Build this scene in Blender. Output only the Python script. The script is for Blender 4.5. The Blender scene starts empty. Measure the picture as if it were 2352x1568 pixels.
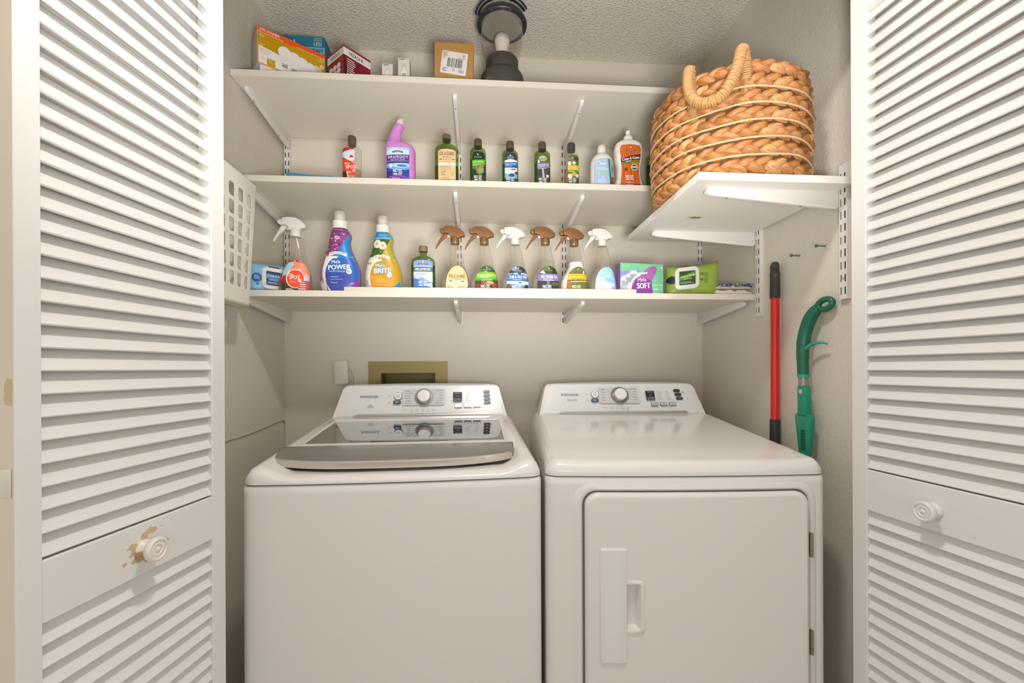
import bpy, bmesh, math, random
from math import sin, cos, pi, radians
from mathutils import Vector, Matrix
from mathutils.geometry import tessellate_polygon

# ---------------------------------------------------------------- camera, world, lights, exposure
SC = bpy.context.scene
COL = SC.collection
SC.view_settings.view_transform = 'Standard'
SC.view_settings.look = 'None'
SC.view_settings.gamma = 1.0
SC.view_settings.use_curve_mapping = False
SC.view_settings.exposure = -0.33

cam_d = bpy.data.cameras.new('camera')
cam = bpy.data.objects.new('camera', cam_d)
COL.objects.link(cam)
cam_d.sensor_width = 36.0
cam_d.lens = 15.304
cam_d.shift_y = 0.02639
cam_d.clip_start = 0.02
cam.matrix_world = (Matrix.Translation((0, 0, 1.15)) @ Matrix.Rotation(-0.07235, 4, 'Z')
                    @ Matrix.Rotation(pi / 2, 4, 'X') @ Matrix.Rotation(-0.0043, 4, 'Z'))
SC.camera = cam

W = bpy.data.worlds.new('room_light')
SC.world = W
W.use_nodes = True
bg = W.node_tree.nodes['Background']
bg.inputs[0].default_value = (1.0, 0.99, 0.98, 1)
bg.inputs[1].default_value = 1.5

def area(name, loc, rot, size, power, col, sy=None):
    d = bpy.data.lights.new(name, 'AREA')
    d.energy = power; d.color = col; d.size = size
    if sy: d.shape = 'RECTANGLE'; d.size_y = sy
    else: d.shape = 'DISK'
    o = bpy.data.objects.new(name, d); COL.objects.link(o)
    o.location = loc; o.rotation_euler = rot
    return o
# the hall's ceiling lamp, just in front of the closet opening
area('hall_ceiling_lamp', (0.12, 0.52, 2.40), (0, 0, 0), 0.16, 14.5, (1.0, 0.975, 0.945))
# added fill light beside the camera, a presumed flash, aimed up into the closet
fd = bpy.data.lights.new('camera_fill_light', 'SPOT'); fd.energy = 150.0; fd.color = (1.0, 0.985, 0.96); fd.spot_size = radians(96); fd.spot_blend = 1.0; fd.shadow_soft_size = 0.14
fl = bpy.data.objects.new('camera_fill_light', fd); COL.objects.link(fl); fl.location = (0.12, -0.06, 1.06)
fl.rotation_euler = (Vector((0.12, 1.50, 2.42)) - fl.location).to_track_quat('-Z', 'Y').to_euler()

# ---------------------------------------------------------------- helpers
def lin(c):
    c /= 255.0
    return c / 12.92 if c <= 0.04045 else ((c + 0.055) / 1.055) ** 2.4
def hexc(h):
    return tuple(lin(int(h[i:i + 2], 16)) for i in (0, 2, 4))
MATS = {}
def mat(hx, rough=0.5, metal=0.0, bump=None, var=0.0, spec=0.5, coat=0.0, key=''):
    k = (hx, rough, metal, str(bump), var, spec, coat, key)
    if k in MATS: return MATS[k]
    m = bpy.data.materials.new('paint_' + hx + key)
    m.use_nodes = True
    nt = m.node_tree; b = nt.nodes['Principled BSDF']
    c = hexc(hx)
    b.inputs['Base Color'].default_value = (*c, 1)
    b.inputs['Roughness'].default_value = rough
    b.inputs['Metallic'].default_value = metal
    b.inputs['Specular IOR Level'].default_value = spec
    b.inputs['Coat Weight'].default_value = coat
    b.inputs['Coat Roughness'].default_value = 0.06
    if var or bump:
        tc = nt.nodes.new('ShaderNodeTexCoord')
    if var:
        n = nt.nodes.new('ShaderNodeTexNoise'); n.inputs['Scale'].default_value = 6; n.inputs['Detail'].default_value = 4
        r = nt.nodes.new('ShaderNodeMix'); r.data_type = 'RGBA'
        r.inputs[6].default_value = (*[x * (1 - var) for x in c], 1)
        r.inputs[7].default_value = (*[min(1, x * (1 + var)) for x in c], 1)
        nt.links.new(tc.outputs['Object'], n.inputs['Vector'])
        nt.links.new(n.outputs['Fac'], r.inputs[0]); nt.links.new(r.outputs[2], b.inputs['Base Color'])
    if bump:
        kind, sc, st, dist = bump
        bp = nt.nodes.new('ShaderNodeBump'); bp.inputs['Strength'].default_value = st; bp.inputs['Distance'].default_value = dist
        if kind == 'noise':
            t = nt.nodes.new('ShaderNodeTexNoise'); t.inputs['Scale'].default_value = sc; t.inputs['Detail'].default_value = 3
            out = t.outputs['Fac']
        elif kind == 'knock':
            t = nt.nodes.new('ShaderNodeTexNoise'); t.inputs['Scale'].default_value = sc; t.inputs['Detail'].default_value = 2.5
            t.inputs['Distortion'].default_value = 0.6
            rr = nt.nodes.new('ShaderNodeValToRGB'); rr.color_ramp.elements[0].position = 0.44; rr.color_ramp.elements[1].position = 0.6
            nt.links.new(t.outputs['Fac'], rr.inputs[0]); out = rr.outputs[0]
        else:
            t = nt.nodes.new('ShaderNodeTexVoronoi'); t.inputs['Scale'].default_value = sc
            t2 = nt.nodes.new('ShaderNodeTexNoise'); t2.inputs['Scale'].default_value = sc * 0.6; t2.inputs['Detail'].default_value = 3
            rr = nt.nodes.new('ShaderNodeMapRange'); rr.inputs[1].default_value = 0.55; rr.inputs[2].default_value = 0.1
            mm = nt.nodes.new('ShaderNodeMath'); mm.operation = 'MULTIPLY'
            nt.links.new(tc.outputs['Object'], t2.inputs['Vector'])
            nt.links.new(t.outputs['Distance'], rr.inputs[0]); nt.links.new(rr.outputs[0], mm.inputs[0]); nt.links.new(t2.outputs['Fac'], mm.inputs[1])
            out = mm.outputs[0]
        nt.links.new(tc.outputs['Object'], t.inputs['Vector'])
        nt.links.new(out, bp.inputs['Height']); nt.links.new(bp.outputs['Normal'], b.inputs['Normal'])
    MATS[k] = m
    return m
def clear(hx, gloss=0.06, key='', fac=1.0, haze=0.0, hz='ffffff'):
    """thin see-through plastic or glass: tinted pass-through with a fresnel gloss"""
    k = ('clear', hx, gloss, key, fac, haze, hz)
    if k in MATS: return MATS[k]
    m = bpy.data.materials.new('clear_' + hx + key); m.use_nodes = True
    nt = m.node_tree; nt.nodes.clear()
    o = nt.nodes.new('ShaderNodeOutputMaterial'); t = nt.nodes.new('ShaderNodeBsdfTransparent')
    g = nt.nodes.new('ShaderNodeBsdfGlossy'); mx = nt.nodes.new('ShaderNodeMixShader'); fr = nt.nodes.new('ShaderNodeFresnel')
    fr.inputs[0].default_value = 1.5
    t.inputs[0].default_value = (*hexc(hx), 1); g.inputs['Roughness'].default_value = gloss
    mu = nt.nodes.new('ShaderNodeMath'); mu.operation = 'MULTIPLY'; mu.inputs[1].default_value = fac
    ge = nt.nodes.new('ShaderNodeNewGeometry'); bf = nt.nodes.new('ShaderNodeMath'); bf.operation = 'SUBTRACT'; bf.inputs[0].default_value = 1.0
    nt.links.new(ge.outputs['Backfacing'], bf.inputs[1])
    m2 = nt.nodes.new('ShaderNodeMath'); m2.operation = 'MULTIPLY'
    nt.links.new(fr.outputs[0], m2.inputs[0]); nt.links.new(bf.outputs[0], m2.inputs[1])
    nt.links.new(m2.outputs[0], mu.inputs[0])
    nt.links.new(mu.outputs[0], mx.inputs[0]); nt.links.new(t.outputs[0], mx.inputs[1]); nt.links.new(g.outputs[0], mx.inputs[2])
    last = mx.outputs[0]
    if haze:
        df = nt.nodes.new('ShaderNodeBsdfTranslucent'); df.inputs[0].default_value = (*hexc(hz), 1)
        d2 = nt.nodes.new('ShaderNodeBsdfDiffuse'); d2.inputs[0].default_value = (*hexc(hz), 1)
        m4 = nt.nodes.new('ShaderNodeMixShader'); m4.inputs[0].default_value = 0.6; nt.links.new(df.outputs[0], m4.inputs[1]); nt.links.new(d2.outputs[0], m4.inputs[2])
        m3 = nt.nodes.new('ShaderNodeMixShader'); m3.inputs[0].default_value = haze
        nt.links.new(last, m3.inputs[1]); nt.links.new(m4.outputs[0], m3.inputs[2]); last = m3.outputs[0]
    nt.links.new(last, o.inputs[0])
    MATS[k] = m
    return m
def milky(hx, alpha, rough=0.25):
    """half-clear plastic: part painted, part see-through"""
    k = ('milky', hx, alpha, rough)
    if k in MATS: return MATS[k]
    m = mat(hx, rough, key='milky%g' % alpha)
    m.node_tree.nodes['Principled BSDF'].inputs['Alpha'].default_value = alpha
    MATS[k] = m
    return m

class MB:
    """collects shapes, links them as ONE mesh object"""
    def __init__(s): s.v = []; s.f = []; s.m = []; s.cur = 0
    def add(s, vs, fs, m=None):
        o = len(s.v); s.v += [tuple(p) for p in vs]
        for f in fs:
            s.f.append([i + o for i in f]); s.m.append(s.cur if m is None else m)
        return s
    def box(s, x0, x1, y0, y1, z0, z1, m=None):
        return s.add([(x0, y0, z0), (x1, y0, z0), (x1, y1, z0), (x0, y1, z0), (x0, y0, z1), (x1, y0, z1), (x1, y1, z1), (x0, y1, z1)],
                     [(0, 3, 2, 1), (4, 5, 6, 7), (0, 1, 5, 4), (1, 2, 6, 5), (2, 3, 7, 6), (3, 0, 4, 7)], m)
    def prism(s, poly, a, b, axis='x', m=None):
        """poly: 2d outline (other two axes in order), extruded from a to b along axis"""
        def P(p, t):
            return {'x': (t, p[0], p[1]), 'y': (p[0], t, p[1]), 'z': (p[0], p[1], t)}[axis]
        n = len(poly); vs = [P(p, a) for p in poly] + [P(p, b) for p in poly]
        tr = tessellate_polygon([[Vector((p[0], p[1], 0)) for p in poly]])
        fs = [tuple(t) for t in tr] + [tuple(i + n for i in t[::-1]) for t in tr]
        fs += [(i, (i + 1) % n, n + (i + 1) % n, n + i) for i in range(n)]
        return s.add(vs, fs, m)
    def loft(s, rings, cap0=True, cap1=True, closed=True, m=None):
        n = len(rings[0]); vs = [p for r in rings for p in r]; fs = []
        for j in range(len(rings) - 1):
            for i in range(n if closed else n - 1):
                k = (i + 1) % n
                fs.append((j * n + i, j * n + k, (j + 1) * n + k, (j + 1) * n + i))
        if cap0: fs.append(tuple(range(n))[::-1])
        if cap1: fs.append(tuple((len(rings) - 1) * n + i for i in range(n)))
        return s.add(vs, fs, m)
    def lathe(s, prof, n=32, c=(0, 0, 0), axis='z', m=None, cap0=True, cap1=True):
        rings = []
        for r, h in prof:
            ring = []
            for i in range(n):
                a = 2 * pi * i / n
                q = {'z': (r * cos(a), r * sin(a), h), 'y': (r * cos(a), h, r * sin(a)), 'x': (h, r * cos(a), r * sin(a))}[axis]
                ring.append((q[0] + c[0], q[1] + c[1], q[2] + c[2]))
            rings.append(ring)
        return s.loft(rings, cap0, cap1, m=m)
    def tube(s, pts, r, n=8, m=None, closed=False, flat=1.0):
        pts = [Vector(p) for p in pts]; rings = []; N = len(pts)
        rr = r if isinstance(r, (list, tuple)) else [r] * N
        up = None
        for i, p in enumerate(pts):
            t = (pts[(i + 1) % N] - pts[i - 1]) if closed else (pts[min(i + 1, N - 1)] - pts[max(i - 1, 0)])
            t.normalize()
            if up is None: up = Vector((0, 0, 1)) if abs(t.z) < 0.9 else Vector((1, 0, 0))
            a = t.cross(up); a.normalize(); b = a.cross(t); up = b
            rings.append([p + (a * cos(2 * pi * k / n) + b * sin(2 * pi * k / n) * flat) * rr[i] for k in range(n)])
        if closed: rings.append(rings[0])
        return s.loft(rings, not closed, not closed, m=m)
    def grid(s, fn, nu, nv, m=None):
        vs = [fn(i / nu, j / nv) for j in range(nv + 1) for i in range(nu + 1)]
        fs = [(j * (nu + 1) + i, j * (nu + 1) + i + 1, (j + 1) * (nu + 1) + i + 1, (j + 1) * (nu + 1) + i) for j in range(nv) for i in range(nu)]
        return s.add(vs, fs, m)
    def xf(s, M):
        s.v = [tuple(M @ Vector(p)) for p in s.v]; return s
    def mesh(s, name, mats, smooth=False, bevel=None, seg=2, ang=35, merge=False):
        me = bpy.data.meshes.new(name); me.from_pydata(s.v, [], s.f)
        for q in (mats if isinstance(mats, (list, tuple)) else [mats]): me.materials.append(q)
        for p, mi in zip(me.polygons, s.m): p.material_index = mi
        bm = bmesh.new(); bm.from_mesh(me)
        if merge: bmesh.ops.remove_doubles(bm, verts=bm.verts, dist=1e-5)
        bmesh.ops.recalc_face_normals(bm, faces=bm.faces)
        if bevel:
            es = [e for e in bm.edges if len(e.link_faces) == 2 and e.calc_face_angle(0) > radians(ang)]
            bmesh.ops.bevel(bm, geom=es, offset=bevel, segments=seg, profile=0.5, affect='EDGES', clamp_overlap=True)
        bm.to_mesh(me); bm.free()
        if smooth or bevel:
            for p in me.polygons: p.use_smooth = True
            me.set_sharp_from_angle(angle=radians(ang))
        me.update()
        return me
    def build(s, name, mats, parent=None, **kw):
        return link(name, s.mesh(name, mats, **kw), parent)

def link(name, me, parent=None, loc=None, rot=None):
    o = bpy.data.objects.new(name, me); COL.objects.link(o)
    if parent: o.parent = parent
    if loc: o.location = loc
    if rot: o.rotation_euler = rot
    return o
def tag(o, label, cat, group=None):
    o['label'] = label; o['category'] = cat
    if group: o['group'] = group
    return o
def thing(name, label, cat, loc=(0, 0, 0), rz=0.0, group=None):
    o = bpy.data.objects.new(name, None); COL.objects.link(o)
    o.empty_display_size = 0.02; o.location = loc; o.rotation_euler = (0, 0, rz)
    return tag(o, label, cat, group)
def struct(o, label=None):
    o['kind'] = 'structure'
    if label: o['label'] = label
    return o
def sempty(name, loc=(0, 0, 0), rz=0.0, label=None):
    o = bpy.data.objects.new(name, None); COL.objects.link(o)
    o.empty_display_size = 0.02; o.location = loc; o.rotation_euler = (0, 0, rz)
    return struct(o, label)
def rrect(x0, z0, x1, z1, r, n=5):
    pts = []
    for cx, cz, a0 in ((x1 - r, z1 - r, 0), (x0 + r, z1 - r, 90), (x0 + r, z0 + r, 180), (x1 - r, z0 + r, 270)):
        for i in range(n + 1):
            a = radians(a0 + 90 * i / n); pts.append((cx + r * cos(a), cz + r * sin(a)))
    return pts
def ell(cx, cz, rx, rz, n=24, a0=0, a1=360):
    return [(cx + rx * cos(radians(a0 + (a1 - a0) * i / n)), cz + rz * sin(radians(a0 + (a1 - a0) * i / n))) for i in range(n if a1 - a0 == 360 else n + 1)]

# ---------------------------------------------------------------- lettering and flat print laid on a surface
_T = {}
def text_mesh(s, bold=0.0, cond=1.0):
    """unit-height outline of a word: (verts, faces, width)"""
    k = (s, bold)
    if k not in _T:
        cu = bpy.data.curves.new('t', 'FONT'); cu.body = s; cu.size = 1.0; cu.resolution_u = 2; cu.offset = bold
        cu.align_x = 'CENTER'; cu.align_y = 'CENTER'; cu.fill_mode = 'FRONT'
        ob = bpy.data.objects.new('t', cu)
        me = bpy.data.meshes.new_from_object(ob)
        vs = [(v.co.x, v.co.y) for v in me.vertices]; fs = [tuple(p.vertices) for p in me.polygons]
        bpy.data.objects.remove(ob); bpy.data.curves.remove(cu); bpy.data.meshes.remove(me)
        if vs:
            x0 = min(v[0] for v in vs); x1 = max(v[0] for v in vs); y0 = min(v[1] for v in vs); y1 = max(v[1] for v in vs)
        else: x0 = x1 = y0 = y1 = 0
        cap = 0.69
        _T[k] = ([((v[0] - (x0 + x1) / 2) / cap, (v[1] - (y0 + y1) / 2) / cap) for v in vs], fs, (x1 - x0) / cap, (y1 - y0) / cap)
    return _T[k]
def clip_half(poly, nx, nz, d):
    out = []
    for i in range(len(poly)):
        a, b = poly[i - 1], poly[i]
        da = a[0] * nx + a[1] * nz - d; db = b[0] * nx + b[1] * nz - d
        if da <= 0:
            out.append(a)
            if db > 0: t = da / (da - db); out.append((a[0] + (b[0] - a[0]) * t, a[1] + (b[1] - a[1]) * t))
        elif db <= 0:
            t = da / (da - db); out.append((a[0] + (b[0] - a[0]) * t, a[1] + (b[1] - a[1]) * t))
    return out
def area2(p):
    return sum(p[i - 1][0] * p[i][1] - p[i][0] * p[i - 1][1] for i in range(len(p)))
class Art:
    """flat print: coloured shapes and words in (x, z), laid on a surface fn(x, z, lift)"""
    def __init__(s, fn, clip=None, cell=None, rough=0.35, step=0.00007):
        s.fn = fn; s.clip = clip; s.cell = cell; s.mb = MB(); s.mats = []; s.idx = {}; s.rough = rough; s.L = 0; s.step = step
        if clip and area2(clip) < 0: s.clip = clip[::-1]
    def mi(s, hx):
        if hx not in s.idx:
            s.idx[hx] = len(s.mats); s.mats.append(mat(hx, s.rough) if isinstance(hx, str) else hx)
        return s.idx[hx]
    def lift(s, L): return 0.00010 + s.step * L
    def poly(s, pts, hx, L=None, noclip=False):
        L = s.L if L is None else L
        pts = list(pts)
        if area2(pts) < 0: pts = pts[::-1]
        if s.clip and not noclip:
            for i in range(len(s.clip)):
                a, b = s.clip[i - 1], s.clip[i]
                nx, nz = (b[1] - a[1]), -(b[0] - a[0])
                pts = clip_half(pts, nx, nz, a[0] * nx + a[1] * nz)
                if len(pts) < 3: return s
        cells = [pts]
        if s.cell:
            for ax in (0, 1):
                c = s.cell[ax]
                if not c: continue
                nc = []
                for p in cells:
                    lo = min(q[ax] for q in p); hi = max(q[ax] for q in p)
                    k = math.floor(lo / c)
                    while k * c < hi:
                        n = (1, 0) if ax == 0 else (0, 1)
                        q = clip_half(clip_half(p, n[0], n[1], (k + 1) * c), -n[0], -n[1], -k * c)
                        if len(q) >= 3 and abs(area2(q)) > 1e-9: nc.append(q)
                        k += 1
                cells = nc
        lf = s.lift(L)
        for p in cells:
            q = []
            for a in p:
                if not q or abs(a[0] - q[-1][0]) + abs(a[1] - q[-1][1]) > 1e-7: q.append(a)
            if len(q) > 2 and abs(q[0][0] - q[-1][0]) + abs(q[0][1] - q[-1][1]) < 1e-7: q.pop()
            if len(q) < 3: continue
            vs = [s.fn(a[0], a[1], lf) for a in q]
            if len(q) > 5:
                s.mb.add(vs, [tuple(t) for t in tessellate_polygon([[Vector((a[0], a[1], 0)) for a in q]])], s.mi(hx))
            else: s.mb.add(vs, [tuple(range(len(q)))], s.mi(hx))
        return s
    def rect(s, x0, z0, x1, z1, hx, L=None, sk=0.0):
        """sk: rise of the right end (slanted band)"""
        return s.poly([(x0, z0), (x1, z0 + sk), (x1, z1 + sk), (x0, z1)], hx, L)
    def circ(s, x, z, r, hx, L=None, rz=None, n=20): return s.poly(ell(x, z, r, rz or r, n), hx, L)
    def text(s, t, x, z, h, hx, L=None, w=None, rot=0.0, bold=0.0, al='c'):
        """h = capital height; w = squeeze to this width"""
        vs, fs, tw, th = text_mesh(t)
        k = h; kx = (w / tw) if w else h
        if al == 'l': x += tw * kx / 2
        if al == 'r': x -= tw * kx / 2
        lf = s.lift(s.L + 3 if L is None else L); c, sn = cos(rot), sin(rot)
        for d in ((0.0,) if not bold else (-bold * h * 1.1, 0.0, bold * h * 1.1)):      # heavier strokes: side-by-side strikes
            P = [s.fn(x + d + a * kx * c - b * k * sn, z + a * kx * sn + b * k * c, lf + abs(d) * 0.004) for a, b in vs]
            s.mb.add(P, fs, s.mi(hx))
        return s
    def lines(s, x0, x1, z, n, dz, h, hx, L=None, seed=1, sk=0.0):
        """rows of print too small to read"""
        rnd = random.Random(seed)
        for i in range(n):
            s.rect(x0, z - i * dz, x0 + (x1 - x0) * rnd.uniform(0.7, 1.0), z - i * dz + h, hx, s.L + 3 if L is None else L, sk)
        return s
    def build(s, name, parent):
        return s.mb.build(name, s.mats, parent)

# ---------------------------------------------------------------- the setting
M_WALL = mat('dad2c4', 0.75, bump=('knock', 105, 0.20, 0.0022), var=0.02)
M_CEIL = mat('d8d1c4', 0.9, bump=('popcorn', 140, 0.6, 0.007), var=0.02)
M_DOOR = mat('e4e2de', 0.42, var=0.012, bump=('noise', 40, 0.05, 0.001))
M_SHELF = mat('e4ddd0', 0.45, var=0.01)
M_METAL = mat('e2ded8', 0.35)
XL, XR, YB, ZT = -0.7935, 0.9645, 1.832, 2.462
HX0, HX1, HZ0, HZ1 = -0.4094, -0.1872, 1.02, 1.134      # opening for the outlet box

def sbox(name, mats, *b, label=None):
    return struct(MB().box(*b).build(name, mats), label)
sbox('floor', mat('a09482', 0.5, var=0.1), -3.0, 3.0, -3.2, YB + 0.12, -0.06, 0.0, label='brown floor of the hall and closet')
sbox('ceiling', M_CEIL, XL - 0.1, XR + 0.1, 0.99, YB + 0.12, ZT, ZT + 0.08, label='popcorn textured ceiling above the closet')
sbox('ceiling_hall', M_CEIL, -3.0, 3.0, -3.2, 0.99, ZT, ZT + 0.08, label='textured ceiling of the hall')
w = MB()
w.box(XL - 0.1, HX0, YB, YB + 0.1, 0, ZT); w.box(HX1, XR + 0.1, YB, YB + 0.1, 0, ZT)
w.box(HX0, HX1, YB, YB + 0.1, HZ1, ZT); w.box(HX0, HX1, YB, YB + 0.1, 0, HZ0)
struct(w.build('wall_back', M_WALL), 'beige textured back wall of the closet')
sbox('wall_left', M_WALL, XL - 0.1, XL, 0.93, YB, 0, ZT, label='beige textured left wall of the closet')
sbox('wall_right', M_WALL, XR, XR + 0.1, 0.93, YB, 0, ZT, label='textured right wall of the closet')
w = MB()
w.box(-3.0, XL - 0.1, 0.93, 0.99, 0, ZT); w.box(XR + 0.1, 3.0, 0.93, 0.99, 0, ZT); w.box(XL - 0.1, XR + 0.1, 0.93, 0.99, 2.055, ZT)
struct(w.build('wall_front', M_WALL), 'wall around the closet opening')

# louvered bifold doors, folded open on both sides
def door(name, far, near_dir, face, rz_label, rail0, rail1, zoff, paint):
    """far: far end of the visible face on the floor; near_dir: unit vector towards the camera; face: side the visible face looks to"""
    d = sempty(name, (far[0], far[1], 0), 0.0, rz_label)
    ang = math.atan2(near_dir[1], near_dir[0]); d.rotation_euler = (0, 0, ang)
    # local: +x along the leaf towards the hall, visible face at y = 0, body towards y = -face
    T = 0.030; s = -face; L0, L1, LEN = 0.036, 0.335, 0.366
    def yb(a, b): return (min(a * s, b * s), max(a * s, b * s))
    def part(nm, x0, x1, z0, z1, m=M_DOOR):
        return MB().box(x0, x1, *yb(0, T), z0, z1).build(nm, m, d, bevel=0.0015, seg=1)
    part('stile', 0, L0, 0.015, 2.040); part('stile', L1, LEN, 0.015, 2.040)
    part('top_rail', L0, L1, 1.970, 2.040); part('lock_rail', L0, L1, rail0, rail1, paint); part('bottom_rail', L0, L1, 0.015, 0.12)
    # one slat: leans out and down, its lower edge flush with the visible face
    tl = radians(31); w_, t_ = 0.0392, 0.0060
    prof = [(0.0, 0.0), (w_ * sin(tl), w_ * cos(tl)), (w_ * sin(tl) + t_ * cos(tl) * 0.8, w_ * cos(tl) - t_ * sin(tl)), (t_ * cos(tl), -t_ * sin(tl) * 0.6)]
    mb = MB(); mb.prism([(0.0015 * s + p[0] * s * 0.93, p[1]) for p in prof], L0 - 0.003, L1 + 0.003)
    me = mb.mesh('slat', M_DOOR, bevel=0.0012, seg=1)
    P = 0.032
    rnd = random.Random(3)
    z = rail1 + 0.004
    first = True
    while z + 0.028 < 1.978:
        link('slat', me, d, (0, 0, z), (rnd.uniform(-0.012, 0.012), 0, 0)); z += P
    z = rail0 - 0.031
    while z > 0.11:
        link('slat', me, d, (0, 0, z), (rnd.uniform(-0.01, 0.01), 0, 0)); z -= P
    # the other leaf, folded behind this one
    b = MB(); y0 = 0.045
    b.box(0, L0, *yb(y0, y0 + T), 0.015, 2.040); b.box(L1, LEN, *yb(y0, y0 + T), 0.015, 2.040)
    b.box(L0, L1, *yb(y0, y0 + T), 1.970, 2.040); b.box(L0, L1, *yb(y0, y0 + T), rail0, rail1); b.box(L0, L1, *yb(y0, y0 + T), 0.015, 0.12)
    o = b.build('folded_leaf_frame', M_DOOR, d)
    b = MB(); z = rail1 + 0.004
    zs = []
    while z + 0.028 < 1.978: zs.append(z); z += P
    z = rail0 - 0.031
    while z > 0.11: zs.append(z); z -= P
    for z in zs: b.prism([(s * (y0 + T - 0.0015) - p[0] * s * 0.93, p[1] + z) for p in prof], L0, L1)
    o = b.build('folded_leaf_slats', M_DOOR, d); o['kind'] = 'stuff'
    return d
def lock_paint():
    """door paint with chips of bare beige around the knob"""
    m = mat('e4e2de', 0.42, key='chipped'); nt = m.node_tree; b = nt.nodes['Principled BSDF']
    tc = nt.nodes.new('ShaderNodeTexCoord'); mp = nt.nodes.new('ShaderNodeMapping'); mp.inputs['Location'].default_value = (-0.188, 0, -0.846)
    ln = nt.nodes.new('ShaderNodeVectorMath'); ln.operation = 'LENGTH'
    n = nt.nodes.new('ShaderNodeTexNoise'); n.inputs['Scale'].default_value = 52; n.inputs['Detail'].default_value = 1.5
    sc = nt.nodes.new('ShaderNodeVectorMath'); sc.operation = 'MULTIPLY'; sc.inputs[1].default_value = (1, 0, 1)
    r = nt.nodes.new('ShaderNodeMapRange'); r.inputs[1].default_value = 0.018; r.inputs[2].default_value = 0.055; r.inputs[3].default_value = 0.14; r.inputs[4].default_value = -0.12
    ad = nt.nodes.new('ShaderNodeMath'); ad.operation = 'ADD'
    gt = nt.nodes.new('ShaderNodeMath'); gt.operation = 'GREATER_THAN'; gt.inputs[1].default_value = 0.62
    mx = nt.nodes.new('ShaderNodeMix'); mx.data_type = 'RGBA'; mx.inputs[6].default_value = (*hexc('e4e2de'), 1); mx.inputs[7].default_value = (*hexc('cbb791'), 1)
    L = nt.links.new
    L(tc.outputs['Object'], mp.inputs[0]); L(mp.outputs[0], sc.inputs[0]); L(sc.outputs[0], ln.inputs[0]); L(ln.outputs['Value'], r.inputs[0])
    L(tc.outputs['Object'], n.inputs['Vector']); L(n.outputs['Fac'], ad.inputs[0]); L(r.outputs[0], ad.inputs[1]); L(ad.outputs[0], gt.inputs[0])
    L(gt.outputs[0], mx.inputs[0]); L(mx.outputs[2], b.inputs['Base Color'])
    return m
KNOB = [(0.0155, 0.0), (0.0165, 0.002), (0.0150, 0.005), (0.0105, 0.009), (0.0100, 0.012), (0.0135, 0.0155), (0.0192, 0.0185), (0.0205, 0.0225), (0.0200, 0.027),
        (0.0182, 0.0292), (0.0158, 0.0290), (0.0148, 0.0268), (0.0132, 0.0266), (0.0110, 0.0284), (0.0078, 0.0280), (0.0064, 0.0262), (0.0052, 0.0264), (0.0036, 0.0288), (0.0004, 0.0292)]
dl = door('door_1', (-0.5433, 0.9705), (-0.162, -0.987), 1, 'white louvered bifold door with a chipped knob, left of the washer', 0.803, 0.890, 0, lock_paint())
dr = door('door_2', (0.8800, 0.9740), (0.1032, -0.9947), -1, 'white louvered bifold door with a clean knob, right of the dryer', 0.822, 0.915, 0, M_DOOR)
kb = MB().lathe([(r, h) for r, h in KNOB], 28, axis='y')
k = kb.build('knob', [mat('e9e2d8', 0.35)], dl, smooth=True, ang=60); k.location = (0.188, 0, 0.846)
k['label'] = 'round ringed knob with worn paint'
k2 = kb.build('knob', [mat('e4e2de', 0.35)], dr, smooth=True, ang=60); k2.location = (0.172, 0, 0.864); k2.rotation_euler = (pi, 0, 0)
# the worn wooden neck shows through on the chipped knob
nk = MB().lathe([(0.0170, 0.0012), (0.0174, 0.0026), (0.0158, 0.0056), (0.0112, 0.0092)], 20, axis='y', cap0=False, cap1=False)
nk.f = [f for i, f in enumerate(nk.f) if 0.66 < (i % 20) / 20 < 0.98]; nk.m = nk.m[:len(nk.f)]
nk.build('worn_patch', mat('c79a63', 0.5), k, smooth=True)
# painted-over hinge on the near edge of the left leaf
h = MB().box(0.3665, 0.3688, -0.024, -0.004, 0.985, 1.022); h.build('hinge_plate', mat('ddd6c8', 0.45), dl, bevel=0.0012)
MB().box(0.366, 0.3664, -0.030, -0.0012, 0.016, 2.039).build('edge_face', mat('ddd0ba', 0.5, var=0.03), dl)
rnd = random.Random(7); pts = [(-0.0035, 1.104), (-0.0125, 1.106), (-0.0150, 1.112), (-0.0135, 1.119), (-0.0145, 1.127), (-0.0125, 1.136), (-0.0090, 1.140), (-0.0030, 1.139), (-0.0020, 1.128), (-0.0030, 1.117)]
MB().prism(pts, 0.3662, 0.3667).build('paint_chip', mat('cdb88c', 0.6), dl)

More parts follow.
